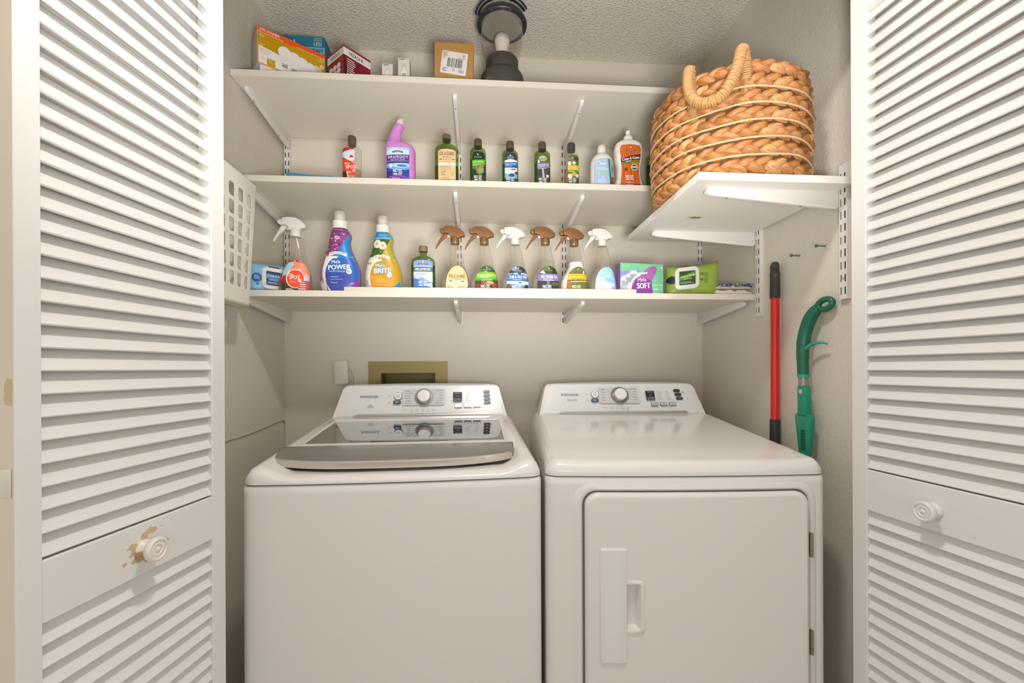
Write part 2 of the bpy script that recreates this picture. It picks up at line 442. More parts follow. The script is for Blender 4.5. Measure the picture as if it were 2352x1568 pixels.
# ---------------------------------------------------------------- twin-slot shelving
def standard_mesh(L, pitch=0.0332, phase=0.010):
    """slotted steel strip: front face with real slots, back on the wall at y = 0"""
    mb = MB(); wd, dp, sw, shh = 0.0125, 0.012, 0.0019, 0.0195
    xs = [-wd, -0.0065 - sw, -0.0065 + sw, 0.0065 - sw, 0.0065 + sw, wd]
    zs = [0.0]; z = phase
    while z + shh < L - 0.004: zs += [z, z + shh]; z += pitch
    zs.append(L)
    V = {}
    def vid(i, j):
        if (i, j) not in V: V[(i, j)] = len(mb.v); mb.v.append((xs[i], -dp, zs[j]))
        return V[(i, j)]
    for j in range(len(zs) - 1):
        for i in range(5):
            if j % 2 == 1 and i in (1, 3): continue
            mb.f.append([vid(i, j), vid(i + 1, j), vid(i + 1, j + 1), vid(i, j + 1)]); mb.m.append(0)
    mb.add([(-wd, -dp, 0), (-wd, 0, 0), (-wd, 0, L), (-wd, -dp, L)], [(0, 1, 2, 3)])
    mb.add([(wd, -dp, 0), (wd, 0, 0), (wd, 0, L), (wd, -dp, L)], [(0, 3, 2, 1)])
    mb.add([(-wd, -dp, L), (wd, -dp, L), (wd, 0, L), (-wd, 0, L)], [(0, 1, 2, 3)])
    mb.add([(-wd, -dp, 0), (wd, -dp, 0), (wd, 0, 0), (-wd, 0, 0)], [(3, 2, 1, 0)])
    # dark sheet that paints in the shade inside the channel
    mb.add([(-wd + 0.0005, -0.002, 0), (wd - 0.0005, -0.002, 0), (wd - 0.0005, -0.002, L), (-wd + 0.0005, -0.002, L)], [(0, 1, 2, 3)], 1)
    me = mb.mesh('standard', [M_METAL, mat('4a4743', 0.7)])
    return me
STD = standard_mesh(0.785)
def standard(x, z0, label, me=STD, loc=None, rz=0.0):
    t = thing('shelf_standard', label, 'shelf rail', loc or (x, YB, z0), rz, 'slotted shelf rails')
    link('slotted_strip', me, t)
    s = MB().lathe([(0.0035, -0.0120), (0.0035, -0.0131), (0.0022, -0.0137), (0.0003, -0.0138)], 10, axis='y').mesh('screw', mat('c9c4ba', 0.4, 0.3))
    for zz in (0.055, 0.62):
        if zz < me['len'] if 'len' in me.keys() else True: link('screw', s, t, (0, 0, zz))
    return t
standard(-0.7760, 1.333, 'slotted white steel strip in the back left corner behind the shelves')
standard(-0.0850, 1.333, 'slotted white steel strip on the back wall above the washer')
standard(0.3545, 1.333, 'slotted white steel strip on the back wall above the dryer, left of the basket')
standard(0.9500, 1.333, 'slotted white steel strip in the back right corner behind the green wipes')
def bracket_mesh(L, hw, ht=0.016, w=0.0065):
    """tapered steel bracket: wall end at y = 0, tip at y = -L, top at z = 0"""
    pts = [(0, 0), (-L + 0.006, 0)]
    for i in range(7):
        a = radians(90 + 22.5 * i); pts.append((-L + 0.008 + 0.008 * cos(a), -0.008 + 0.008 * sin(a)))
    pts += [(-L + 0.02, -ht - 0.003), (-0.03, -hw + 0.002), (-0.006, -hw), (0, -hw + 0.006)]
    out = []
    for p in pts:
        if not out or abs(p[0] - out[-1][0]) + abs(p[1] - out[-1][1]) > 5e-4: out.append(p)
    return MB().prism(out, -w, w).mesh('bracket_arm', M_METAL, bevel=0.0022, seg=2, ang=50)
BRK = bracket_mesh(0.328, 0.050)
HOLE = MB().lathe([(0.0022, 0), (0.0022, 0.0004)], 8).mesh('screw_hole', mat('201d1a', 0.8))
def bracket(loc, label, me=BRK, L=0.328, hw=0.050, rz=0.0):
    t = thing('shelf_bracket', label, 'bracket', loc, rz, 'tapered shelf brackets')
    link('bracket_arm', me, t)
    for q in (0.16, 0.72):
        y = -L * (1 - q); z = -(0.019 + (hw - 0.021) * (q - 0.06) / 0.85)
        link('screw_hole', HOLE, t, (0, y, z - 0.0012))
    return t
def shelf(x0, x1, y0, z0, z1, name_label, sag=0.0):
    t = thing('wall_shelf', name_label, 'shelf', ((x0 + x1) / 2, y0, z0), 0, 'long white shelves on the back wall')
    h = (x1 - x0) / 2
    MB().box(-h, h, 0.0008, YB - 0.0125 - y0, 0, z1 - z0).build('board', M_SHELF, t, bevel=0.0008, seg=1)
    MB().box(-h, h, 0, 0.0008, 0, z1 - z0).build('edge_strip', mat('e2dacc', 0.45), t)
    return t
S1, S2, S3 = 2.0885, 1.7555, 1.3862
TH = 0.0195
shelf(-0.7905, 0.960, 1.4465, S1, S1 + TH, 'top white shelf holding bulb boxes and a lantern')
shelf(-0.7905, 0.960, 1.4533, S2, S2 + TH, 'middle white shelf holding a row of small bottles')
shelf(-0.7905, 0.960, 1.4533, S3, S3 + TH, 'lowest long white shelf holding spray bottles')
for z, nm in ((S1, 'top'), (S2, 'middle'), (S3, 'lowest')):
    for x, wh in ((-0.7660, 'in the left corner'), (-0.0830, 'above the washer'), (0.3570, 'above the dryer'), (0.9430, 'in the right corner')):
        if x > 0.9 and nm != 'lowest': continue
        bracket((x, YB - 0.0125, z), 'white tapered bracket under the %s shelf %s' % (nm, wh))
tag(MB().box(-0.4422, 0.5332, 1.4536, 1.4660, S3 + TH, S3 + TH + 0.0130).build('shelf_strip', mat('e2dacc', 0.45), bevel=0.0008),
    'thin loose white strip lying along the front of the lowest shelf', 'board')

# the short shelf on the right wall
ZR = 1.6175
t = thing('side_shelf', 'short white shelf on the right wall carrying the woven basket', 'shelf', (0.5429, 1.045, ZR))
MB().box(0, XR - 0.0135 - 0.5429, 0, 0.518, 0, TH).build('board', mat('ebe7df', 0.42, var=0.01), t, bevel=0.0008, seg=1)
lb = Art(lambda x, z, l: (x, z, -l))
lb.poly([(0.1035, 0.255), (0.1495, 0.253), (0.150, 0.277), (0.104, 0.279)], 'd9cfb6', 0)
rnd = random.Random(5); x = 0.113
while x < 0.142:
    w_ = rnd.choice((0.0008, 0.0014, 0.002)); lb.rect(x, 0.259, x + w_, 0.274, '57503f', 1); x += w_ + rnd.choice((0.0008, 0.0013))
lb.build('barcode_sticker', t)
BRK2 = bracket_mesh(0.365, 0.047)
STD2 = standard_mesh(0.355, phase=0.012)
STD2['len'] = 0.355
bracket((XR - 0.0125, 1.452, ZR), 'white tapered bracket under the far end of the side shelf', BRK2, 0.365, 0.047, -pi / 2)
bracket((XR - 0.0125, 1.098, ZR), 'white tapered bracket under the near end of the side shelf', BRK2, 0.365, 0.047, -pi / 2)
standard(0, 0, 'slotted white steel strip on the right wall beside the red pole', STD2, (XR, 1.4330, 1.326), -pi / 2)
standard(0, 0, 'slotted white steel strip on the right wall next to the louvered door', STD2, (XR, 1.0790, 1.329), -pi / 2)

# outlet box, sensor, cable, nails
OL = mat('9a8b50', 0.45, 0.15, var=0.12, bump=('noise', 160, 0.15, 0.001))
t = thing('washer_outlet_box', 'olive painted metal outlet box set in the wall behind the washer', 'outlet box', (-0.298, YB, 1.0))
mb = MB(); a = 0.1610; b0, b1, c0, c1 = HX0 + 0.298, HX1 + 0.298, HZ0 - 1.0, HZ1 - 1.0
mb.box(-a, b0, -0.006, 0, -0.03, 0.1812); mb.box(b1, a, -0.006, 0, -0.03, 0.1812); mb.box(b0, b1, -0.006, 0, c1, 0.1812); mb.box(b0, b1, -0.006, 0, -0.03, c0)
mb.build('face_frame', OL, t, merge=True)
mb = MB(); mb.box(b0 + .0005, b1 - .0005, 0.085, 0.088, c0, c1); mb.box(b0 + .0005, b0 + 0.002, 0, 0.085, c0, c1); mb.box(b1 - 0.002, b1 - .0005, 0, 0.085, c0, c1)
mb.box(b0 + .0005, b1 - .0005, 0, 0.085, c1 - 0.002, c1 - .0005); mb.box(b0 + .0005, b1 - .0005, 0, 0.085, c0 + .0005, c0 + 0.002)
mb.build('recess', mat('7d7040', 0.5, 0.1, var=0.1), t)
t = thing('wall_sensor', 'small white plastic wall sensor with a thin lead, left of the outlet box', 'sensor', (-0.5635, YB, 1.089))
MB().prism(rrect(-0.0265, 0, 0.0265, 0.0965, 0.007), -0.020, 0, 'y').build('case', mat('e4dcd0', 0.4), t, bevel=0.003, seg=2).rotation_euler = (0, radians(-2), 0)
MB().tube([(0.025, -0.004, 0.062), (0.033, -0.003, 0.058), (0.042, -0.003, 0.035), (0.0445, -0.003, 0.0)], 0.0013, 6).build('lead', mat('b6aa98', 0.5), t, smooth=True)
MB().tube([(0.034, -0.002, 0.055), (0.0345, -0.002, 0.0)], 0.0009, 6).build('lead', mat('b6aa98', 0.5), t, smooth=True)
cb = MB().tube([(XL + 0.003, y, z) for y, z in ((1.02, 0.925), (1.25, 0.9255), (1.414, 0.929), (1.50, 0.9295), (1.5578, 0.932), (1.66, 0.938), (1.72, 0.944), (1.7684, 0.9475), (1.81, 0.948), (1.826, 0.935), (1.829, 0.885), (1.829, 0.70))], 0.0026, 6)
tag(cb.build('wall_cable', mat('cfc8bc', 0.6), smooth=True), 'thin painted cable running along the left wall beside the washer', 'cable')
for (y, z, lb_) in ((1.2448, 1.486, 'grey nail in the right wall above the red pole, the farther one'), (1.147, 1.4874, 'grey nail in the right wall nearer the louvered door')):
    t = thing('wall_nail', lb_, 'nail', (XR, y, z), 0, 'nails in the right wall')
    MB().lathe([(0.0022, 0.0), (0.0022, -0.030)], 10, axis='x').build('shank', mat('7f8a84', 0.35, 0.7), t, smooth=True)
    MB().lathe([(0.0045, -0.029), (0.0045, -0.032), (0.003, -0.033)], 12, axis='x').build('head', mat('6f7a76', 0.35, 0.7), t, smooth=True)
    MB().lathe([(0.006, 0.0), (0.0055, -0.003), (0.0025, -0.004)], 12, axis='x').build('wall_plug', mat('c9c6ba', 0.6), t, smooth=True)

# ---------------------------------------------------------------- washer and dryer
ENAM = mat('e7e3df', 0.16, spec=0.5, coat=0.3)
ENAM2 = mat('e4dfda', 0.24, spec=0.5)
PANEL = mat('e3e5e4', 0.22)
SILV = mat('c9c9c8', 0.28, 0.75)
DARK = mat('2c2d30', 0.25)
HW = 0.343
def sm(t): t = max(0.0, min(1.0, t)); return t * t * (3 - 2 * t)
def bow(x, d): return -d * (1 - (x / HW) ** 2)
def cabinet_ring(z, b, r=0.022, yb=0.69, inset=0.0):
    """rounded outline of the cabinet at height z; the front bows out by b"""
    pts = []; n = 18; h = HW - inset; y0 = inset; y1 = yb - inset
    for i in range(n + 1):
        x = -h + r + (2 * h - 2 * r) * i / n; pts.append((x, y0 + bow(x, b), z))
    for i in range(1, 6):
        a = radians(-90 + 90 * i / 5); pts.append((h - r + r * cos(a), y0 + r + r * sin(a) + bow(h - r, b) * (1 - i / 5), z))
    pts.append((h, y1, z)); pts.append((-h, y1, z))
    for i in range(0, 5):
        a = radians(180 + 90 * i / 5); pts.append((-h + r + r * cos(a), y0 + r + r * sin(a) + bow(h - r, b) * (i / 5), z))
    return pts
def console(t, zb, yb, art):
    """the sloping control panel: base on the deck at (yb, zb)"""
    hb, ht, H, dy = 0.314, 0.290, 0.128, 0.058
    def top(x): return H - 0.006 * (x / ht) ** 2
    def face(s, q, l=0.0):
        """s across, q up the face (metres)"""
        k = q / H; y = yb + dy * k + 0.010 * (s / hb) ** 2 - l * 0.91; z = zb + q * 0.905 + l * 0.41
        return (s, y, z)
    def outline(n=20, grow=0.0):
        pts = []
        r = 0.022
        pts.append((-hb - grow, -0.004)); pts.append((hb + grow, -0.004))
        for i in range(6):
            a = radians(5 + 85 * i / 5); pts.append((ht + grow - r + r * cos(a), top(ht) - r + grow + r * sin(a)))
        for i in range(1, n):
            x = (ht - r) - 2 * (ht - r) * i / n; pts.append((x, top(x) + grow))
        for i in range(6):
            a = radians(90 + 85 * i / 5); pts.append((-ht - grow + r + r * cos(a), top(ht) - r + grow + r * sin(a)))
        return pts
    def slab(pts, l0, l1):
        mb = MB(); n = len(pts)
        tr = [tuple(q) for q in tessellate_polygon([[Vector((p[0], p[1], 0)) for p in pts]])]
        vs = [face(p[0], p[1], l1) for p in pts] + [(p[0], face(p[0], p[1], l0)[1], face(p[0], p[1], l0)[2]) for p in pts]
        fs = tr + [tuple(i + n for i in q[::-1]) for q in tr] + [(i, (i + 1) % n, n + (i + 1) % n, n + i) for i in range(n)]
        return mb.add(vs, fs)
    # housing: front face sloping, back dropping to the deck
    o = outline(); n = len(o); mb = MB()
    r0 = [face(*p, 0.0) for p in o]; r1 = [(p[0] * 1.005, face(*p)[1] + 0.012, face(*p)[2] + 0.003 * (1 if p[1] > 0.03 else 0)) for p in o]
    r2 = [(p[0] * 1.01, yb + 0.110, zb + p[1] * 0.86) for p in o]
    mb.loft([r0, r1, r2], False, True)
    tr = [tuple(q) for q in tessellate_polygon([[Vector((p[0], p[1], 0)) for p in o]])]
    mb.add(r0, tr)
    mb.build('console', ENAM, t, smooth=True, merge=True, ang=50)
    io = [(p[0] * 0.955, 0.004 + (p[1] + 0.004) * 0.925) for p in outline()]
    A = Art(face, rough=0.5, step=0.00011)
    inner = slab(io, 0.0, 0.0012).build('control_panel', PANEL, t, smooth=True, ang=40)
    A.L = 12
    # bright strip along the bottom of the panel
    A.poly([(-0.245, 0.004), (0.250, 0.004), (0.238, 0.0125), (-0.225, 0.0105)], SILV, 12)
    art(A, face, t)
    A.build('panel_print', t)
    return face
INK = '3b3d40'
def knob_at(t, face, s, q, r=0.0225):
    c = Vector(face(s, q, 0.0018)); n = (Vector(face(s, q, 1.0)) - Vector(face(s, q, 0.0))).normalized()
    M = Matrix.Translation(c) @ n.to_track_quat('Z', 'Y').to_matrix().to_4x4()
    MB().lathe([(r * 1.52, 0.0), (r * 1.52, 0.0012), (r * 1.06, 0.0014)], 40).xf(M).build('dial_ring', mat('8f8b83', 0.3, 0.5), t, smooth=True)
    kn = MB().lathe([(r * 1.06, 0.001), (r * 1.08, 0.004), (r * 1.04, 0.016), (r, 0.0175)], 40, cap0=False, cap1=False).xf(M).build('dial_knob', mat('d5d3cf', 0.2, 0.55), t, smooth=True)
    MB().lathe([(r, 0.0172), (r * 0.96, 0.0192), (r * 0.3, 0.0202), (r * 0.01, 0.0203)], 40, cap0=False).xf(M).build('knob_face', mat('eeecea', 0.25), kn, smooth=True)
def pill(t, face, s, q, w, h, m, nm, lift=0.0014, th=0.0022, r=None):
    mb = MB(); o = rrect(s - w, q - h, s + w, q + h, r or h * 0.98, 6); n = len(o)
    tr = [tuple(x) for x in tessellate_polygon([[Vector((p[0], p[1], 0)) for p in o]])]
    mb.add([face(p[0], p[1], lift + th) for p in o], tr)
    mb.loft([[face(p[0], p[1], 0.0) for p in o], [face(p[0], p[1], lift + th) for p in o]], False, False)
    return mb.build(nm, m, t, merge=True, bevel=0.0006, seg=1)
def power(A, t, face, s, q):
    pill(t, face, s, q, 0.0130, 0.0130, mat('f0efee', 0.25), 'power_button')
    A.poly(ell(s, q, 0.0146, 0.0146, 28), '8b8a88', 12)
    for i in range(14):          # red power sign: open ring and a bar
        a0 = 122 + 296 * i / 14; a1 = 122 + 296 * (i + 1) / 14
        A.poly(ell(s, q, 0.0058, 0.0058, 1, a0, a1) + ell(s, q, 0.0046, 0.0046, 1, a0, a1)[::-1], 'b2524d', 40)
    A.rect(s - 0.0006, q, s + 0.0006, q + 0.0072, 'b2524d', 40)
    A.text('Power', s - 0.030, q, 0.0030, INK)
    pill(t, face, s - 0.002, q - 0.0245, 0.0142, 0.0066, mat('4b5157', 0.25), 'start_button')
    A.poly(rrect(s - 0.009, q - 0.028, s + 0.004, q - 0.021, 0.002), '6fa0d8', 40)
    A.text('Start', s - 0.030, q - 0.0228, 0.0028, INK); A.text('Pause', s - 0.030, q - 0.0268, 0.0028, INK)
def dial_words(A, sc, qs, left, right, dx, zt, dz):
    for i, w in enumerate(left):
        A.text(w, sc - dx, zt - i * dz, 0.0034, INK, al='l', bold=0.02 if i == 0 else 0)
        A.rect(sc - dx + 0.024, zt - i * dz - 0.0002, sc - dx + 0.038, zt - i * dz + 0.0002, INK, 15)
    for i, w in enumerate(right):
        A.text(w, sc + dx, zt - i * dz + 0.001, 0.0034, INK, al='r')
        A.rect(sc + dx - 0.038, zt - i * dz + 0.0008, sc + dx - 0.024, zt - i * dz + 0.0012, INK, 15)
def display(A, s, q, w, h):
    A.poly(rrect(s - w, q - h, s + w, q + h, 0.001), '1d1e22', 13)
    A.poly([(s - w, q - h), (s + w, q - h), (s + w, q - h * 0.25), (s - w, q - h * 0.25)], '55565a', 14)
    A.text('88', s + 0.001, q + h * 0.16, 0.0085, '6d6d70', 16)
    A.circ(s - w * 0.4, q + h * 0.74, 0.0016, 'f2f2f2', 16); A.text('Control', s + w * 0.3, q + h * 0.74, 0.0026, 'f2f2f2', 16, w=w * 1.1)
    A.text('Delay', s + w * 0.25, q - h * 0.52, 0.003, 'f2f2f2', 16); A.circ(s - w * 0.5, q - h * 0.72, 0.0013, 'f2f2f2', 16)
def btn(A, t, face, s, q, word):
    pill(t, face, s, q, 0.0135, 0.0068, mat('6b6c70', 0.3, 0.4), 'button_rim', 0.0012, 0.0008, 0.0022)
    pill(t, face, s, q, 0.0122, 0.0056, mat('d9dadb', 0.3, 0.3), 'button', 0.0016, 0.0016, 0.002)
    A.text(word, s, q, 0.0033, '55565a', 45)
def washer_art(A, face, t):
    A.text('INSIGNIA', -0.190, 0.079, 0.0088, INK, w=0.066)
    A.text('ECO', -0.183, 0.0445, 0.0042, INK, bold=0.03); A.rect(-0.198, 0.0405, -0.168, 0.0410, INK, 14); A.text('Autosensing', -0.183, 0.0372, 0.0032, INK)
    power(A, t, face, -0.087, 0.0800)
    A.poly(rrect(-0.070, 0.0445, 0.083, 0.1070, 0.006), 'd0d1d0', 12)
    dial_words(A, 0.0075, 0, ['Normal', 'Active Wear', 'Whites', 'Heavy Duty', 'Tub Clean', 'Drain & Spin'], ['Quick Wash', 'Colors', 'Bulky', 'Delicates', 'Hand Wash', 'Rinse & Spin'], 0.068, 0.1000, 0.0098)
    knob_at(t, face, 0.008, 0.0745)
    A.text('Progress', -0.060, 0.0270, 0.0034, INK)
    A.rect(-0.042, 0.0278, 0.046, 0.0282, INK, 14)
    for i, w_ in enumerate(['Soak', 'Wash', 'Rinse', 'Spin', 'Done']):
        A.circ(-0.034 + i * 0.0198, 0.0280, 0.0011, INK, 15, n=8); A.text(w_, -0.034 + i * 0.0198, 0.0215, 0.0030, INK)
    display(A, 0.131, 0.0745, 0.0165, 0.0190)
    for i, w_ in enumerate(['Extra Heavy', 'Heavy', 'Medium', 'Light', 'Extra Light']):
        A.circ(0.158, 0.0905 - i * 0.0079, 0.0006, INK, 15, n=6); A.text(w_, 0.1625, 0.0905 - i * 0.0079, 0.0031, INK, al='l')
    for i, w_ in enumerate(['Hot', 'Warm', 'Eco Warm', 'Cold', 'Tap Cold']):
        A.circ(0.1905, 0.0908 - i * 0.0079, 0.0006, INK, 15, n=6); A.text(w_, 0.1955, 0.0908 - i * 0.0079, 0.0031, INK, al='l')
    for i, w_ in enumerate(['Soil', 'Extra Rinse', 'Fabric Softener', 'Water Plus']):
        pill(t, face, 0.240 + i * 0.0006, 0.0945 - i * 0.0148, 0.0128, 0.0056, mat('4a4b4f', 0.25), 'option_button')
        A.text(w_.split()[0], 0.240 + i * 0.0006, 0.0958 - i * 0.0148, 0.0028, 'e8e8e8', 45)
        if ' ' in w_: A.text(w_.split()[1], 0.240 + i * 0.0006, 0.0924 - i * 0.0148, 0.0026, 'e8e8e8', 45)
    for i, w_ in enumerate(['Delay', 'Soil Level', 'Temp']): btn(A, t, face, 0.134 + i * 0.0345, 0.0395, w_)
    A.text('- Hold 3 sec -', 0.186, 0.0275, 0.0026, INK)
def dryer_art(A, face, t):
    A.text('INSIGNIA', -0.195, 0.079, 0.0088, INK, w=0.066); A.text('Sensor Dry', -0.187, 0.057, 0.0058, INK)
    power(A, t, face, -0.100, 0.0800)
    A.poly(rrect(-0.085, 0.0445, 0.069, 0.1070, 0.006), 'd0d1d0', 12)
    dial_words(A, -0.0075, 0, ['Normal', 'Delicates', 'Casual', 'Towels', 'Sanitize'], ['Heavy Duty', 'Bulky', 'Quick Dry', 'Time Dry', 'Air Fluff'], 0.068, 0.1000, 0.0108)
    knob_at(t, face, -0.005, 0.0755)
    A.text('Progress', -0.066, 0.0270, 0.0034, INK); A.rect(-0.048, 0.0278, 0.021, 0.0282, INK, 14)
    for i, w_ in enumerate(['Drying', 'Cooling', 'Wrinkle Protect', 'Clean Filter']):
        A.circ(-0.040 + i * 0.0198, 0.0280, 0.0011, INK, 15, n=8); A.text(w_.split()[0], -0.040 + i * 0.0198, 0.0222, 0.0029, INK)
        if ' ' in w_: A.text(w_.split()[1], -0.040 + i * 0.0198, 0.0188, 0.0026, INK)
    display(A, 0.112, 0.0745, 0.0170, 0.0190)
    for i, w_ in enumerate(['Very Dry', 'More Dry', 'Normal', 'Less Dry', 'Damp Dry']):
        A.circ(0.136, 0.0905 - i * 0.0079, 0.0008, INK, 15, n=6); A.text(w_, 0.1405, 0.0905 - i * 0.0079, 0.0031, INK, al='l')
    for i, w_ in enumerate(['High', 'Medium', 'Low', 'Ultra Low', 'No Heat']):
        A.circ(0.1690, 0.0908 - i * 0.0079, 0.0008, INK, 15, n=6); A.text(w_, 0.1735, 0.0908 - i * 0.0079, 0.0031, INK, al='l')
    for i, w_ in enumerate(['+', '-', 'Wrinkle']):
        pill(t, face, 0.217 + i * 0.003, 0.0935 - i * 0.0158, 0.0128, 0.0058, mat('3a3b3f', 0.25), 'option_button')
        A.text(w_, 0.217 + i * 0.003, 0.0935 - i * 0.0158, 0.0030, 'e8e8e8', 45)
    A.text('Time', 0.242, 0.0890, 0.0028, INK); A.text('Adjust', 0.242, 0.0855, 0.0028, INK)
    for i, w_ in enumerate(['My Cycle', 'Dryness', 'Temp']): btn(A, t, face, 0.124 + i * 0.0345, 0.0395, w_)
    A.text('Hold 3 sec to start', 0.124, 0.0275, 0.0024, INK, w=0.03); A.text('- Hold 3 sec -', 0.178, 0.0275, 0.0026, INK)

def deck(t, dipfn, zf, zbk, name):
    """top cover: rolled front and side edges, sloping up to the back"""
    nx, ny = 64, 56; ZL = 0.8905
    def fn(u, v):
        # u across, v from the front lip to the back; the first 30% of v climbs the front
        x = -HW + 2 * HW * u
        if v < 0.3:
            k = v / 0.3
            if k < 0.45: y = 0.0; z = ZL + (zf - 0.030 - ZL) * (k / 0.45)
            else:
                a = radians(90 * (k - 0.45) / 0.55); y = 0.030 * (1 - cos(a)); z = zf - 0.030 + 0.030 * sin(a)
        else:
            y = 0.030 + 0.66 * (v - 0.3) / 0.7; z = zf + (zbk - zf) * min(1.0, (y - 0.030) / 0.545)
        z -= dipfn(x, y) * (z - ZL) / (zf - ZL)
        e = HW - abs(x)                                  # rolled side edge
        if e < 0.032: z = ZL + (z - ZL) * math.sqrt(max(0.0, 1 - ((0.032 - e) / 0.032) ** 2)) ** 1.0
        # rounded front corners in plan
        yy = y + bow(x, 0.012)
        if e < 0.03: yy += 0.03 - math.sqrt(max(0, 0.03 ** 2 - (0.03 - e) ** 2)) if y < 0.05 else 0
        return (x, yy, z)
    def dense(u):  # more columns near the sides
        return 0.5 - 0.5 * cos(pi * u) if True else u
    mb = MB(); mb.grid(lambda u, v: fn(0.15 * u + 0.85 * dense(u), v), nx, ny)
    return mb.build(name, ENAM, t, smooth=True, ang=60)

def cabinet(t, mesh_name='cabinet', front_open=None):
    mb = MB(); rings = [cabinet_ring(z, 0.012) for z in (0.03, 0.45, 0.868, 0.882)] + [cabinet_ring(0.8885, 0.012, inset=0.004)]
    mb.loft(rings, True, True)
    mb.build(mesh_name, ENAM2, t, smooth=True, ang=40)
    for sx in (-0.29, 0.29):
        for sy in (0.06, 0.62):
            MB().lathe([(0.022, 0.0), (0.022, 0.012), (0.012, 0.014), (0.012, 0.035)], 14, (sx, sy, 0)).build('levelling_foot', DARK, t, smooth=True)

# ---- washer
wt = thing('washing_machine', 'white top-load washing machine with a grey-handled glass lid', 'washer', (-0.1955, 1.0276, 0), radians(2.0))
cabinet(wt)
def dipW(x, y):
    a = sm((0.318 - abs(x)) / 0.075)
    f = 1 - sm((y - 0.060 - 0.05 * (1 - (x / HW) ** 2)) / 0.085)
    g = sm((0.300 - abs(x)) / 0.02) * sm((y - 0.06) / 0.05) * (1 - sm((y - 0.555) / 0.02)) * 0.010
    return 0.021 * a * f + g
deck(wt, dipW, 0.929, 0.977, 'top_cover')
# dark gap under the top cover
mb = MB(); mb.loft([cabinet_ring(0.8875, 0.012, inset=0.0035), cabinet_ring(0.8915, 0.012, inset=0.0035)], True, True); mb.build('seam', mat('3a3838', 0.7), wt)
console(wt, 0.977, 0.573, washer_art)
# lid
lid = sempty_parent = None
def zlid(y): return 0.941 + (y - 0.15) * (0.9795 - 0.941) / 0.41
mb = MB()
def lidring(y, hx, dz=0.0): return (hx, y, zlid(y) + dz)
xl0, xl1 = 0.302, 0.300
fr = [(-xl0, 0.150), (xl0, 0.150), (xl1 + 0.004, 0.40), (xl1, 0.556), (-xl1, 0.556), (-xl1 - 0.004, 0.40)]
wi = [(-0.281, 0.212), (0.270, 0.212), (0.274, 0.40), (0.272, 0.503), (-0.276, 0.503), (-0.279, 0.40)]
n = len(fr)
mb.loft([[(p[0], p[1], zlid(p[1]) - 0.020) for p in fr], [(p[0], p[1], zlid(p[1])) for p in fr], [(p[0], p[1], zlid(p[1])) for p in wi], [(p[0], p[1], zlid(p[1]) - 0.018) for p in wi]], False, False)
lo = mb.build('lid', ENAM, wt, bevel=0.003, seg=2, ang=30)
gl = MB(); gl.add([(p[0], p[1], zlid(p[1]) - 0.0022) for p in wi], [tuple(range(n))])
gl.add([(p[0], p[1], zlid(p[1]) - 0.0062) for p in wi], [tuple(range(n))[::-1]])
GLS = clear('9aa3a8', 0.01, 'lid', 2.6)
gl.build('glass_window', GLS, lo)
# drum and tub ring seen through the glass
MB().lathe([(0.235, -0.30), (0.235, -0.055), (0.262, -0.045), (0.262, -0.03)], 40, (0, 0.34, 0.95), cap1=False).build('tub', mat('a9abac', 0.35, 0.5), wt, smooth=True)
MB().box(-0.295, 0.295, 0.17, 0.55, 0.8925, 0.8945).build('tub_cover', mat('9a9c9d', 0.5), wt)
# grey handle bar across the front of the lid
def hfront(x): return 0.018 + 0.078 * (abs(x + 0.02) / 0.305) ** 3.4
ns = 40; rings = []
for i in range(ns + 1):
    k = -cos(pi * i / ns); x = -0.013 + 0.302 * k; ex = min(1.0, (1 - abs(k)) * 0.302 / 0.030); ex = math.sqrt(max(0.0, 1 - (1 - ex) ** 2))
    yr = 0.166; yf = yr - 0.035 - (yr - 0.035 - hfront(x)) * (0.25 + 0.75 * ex)
    zf, zr = 0.9345, 0.9475
    rings.append([(x, yr, zr - 0.016), (x, yr, zr), (x, yr - 0.012, zr + 0.0015), (x, yf + 0.010, zf + 0.0032), (x, yf + 0.002, zf), (x, yf, zf - 0.004), (x, yf + 0.003, zf - 0.0185), (x, yf + 0.020, zf - 0.021)])
mb = MB(); mb.loft(rings, True, True)
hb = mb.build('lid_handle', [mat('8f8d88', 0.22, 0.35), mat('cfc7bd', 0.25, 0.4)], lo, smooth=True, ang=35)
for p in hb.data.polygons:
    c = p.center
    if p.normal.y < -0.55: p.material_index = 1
# ---- dryer
dt = thing('clothes_dryer', 'white front-load dryer with a hinged square door beside the red pole', 'dryer', (0.4979, 1.0221, 0), radians(-3.5))
mb = MB()
ZD = 0.862
# cabinet with a shallow door recess in the front face
dx0, dx1, dz0, dz1 = -0.2505, 0.2875, 0.12, 0.8525
rings = [cabinet_ring(z, 0.012, yb=0.70) for z in (0.03, 0.45, 0.868, 0.882)] + [cabinet_ring(0.8885, 0.012, yb=0.70, inset=0.004)]
mb.loft(rings, True, True)
mb.build('cabinet', ENAM2, dt, smooth=True, ang=40)
for sx in (-0.29, 0.29):
    for sy in (0.06, 0.62):
        MB().lathe([(0.022, 0.0), (0.022, 0.012), (0.012, 0.014), (0.012, 0.035)], 14, (sx, sy, 0)).build('levelling_foot', DARK, dt, smooth=True)
deck(dt, lambda x, y: 0.004 * (1 - sm((y - 0.02) / 0.08)) * sm((HW - abs(x)) / 0.1), 0.929, 0.977, 'top_cover')
mb = MB(); mb.loft([cabinet_ring(0.8875, 0.012, inset=0.0035), cabinet_ring(0.8915, 0.012, inset=0.0035)], True, True); mb.build('seam', mat('5a5856', 0.7), dt)
console(dt, 0.977, 0.573, dryer_art)
def fy(x, l): return bow(x, 0.012) - l
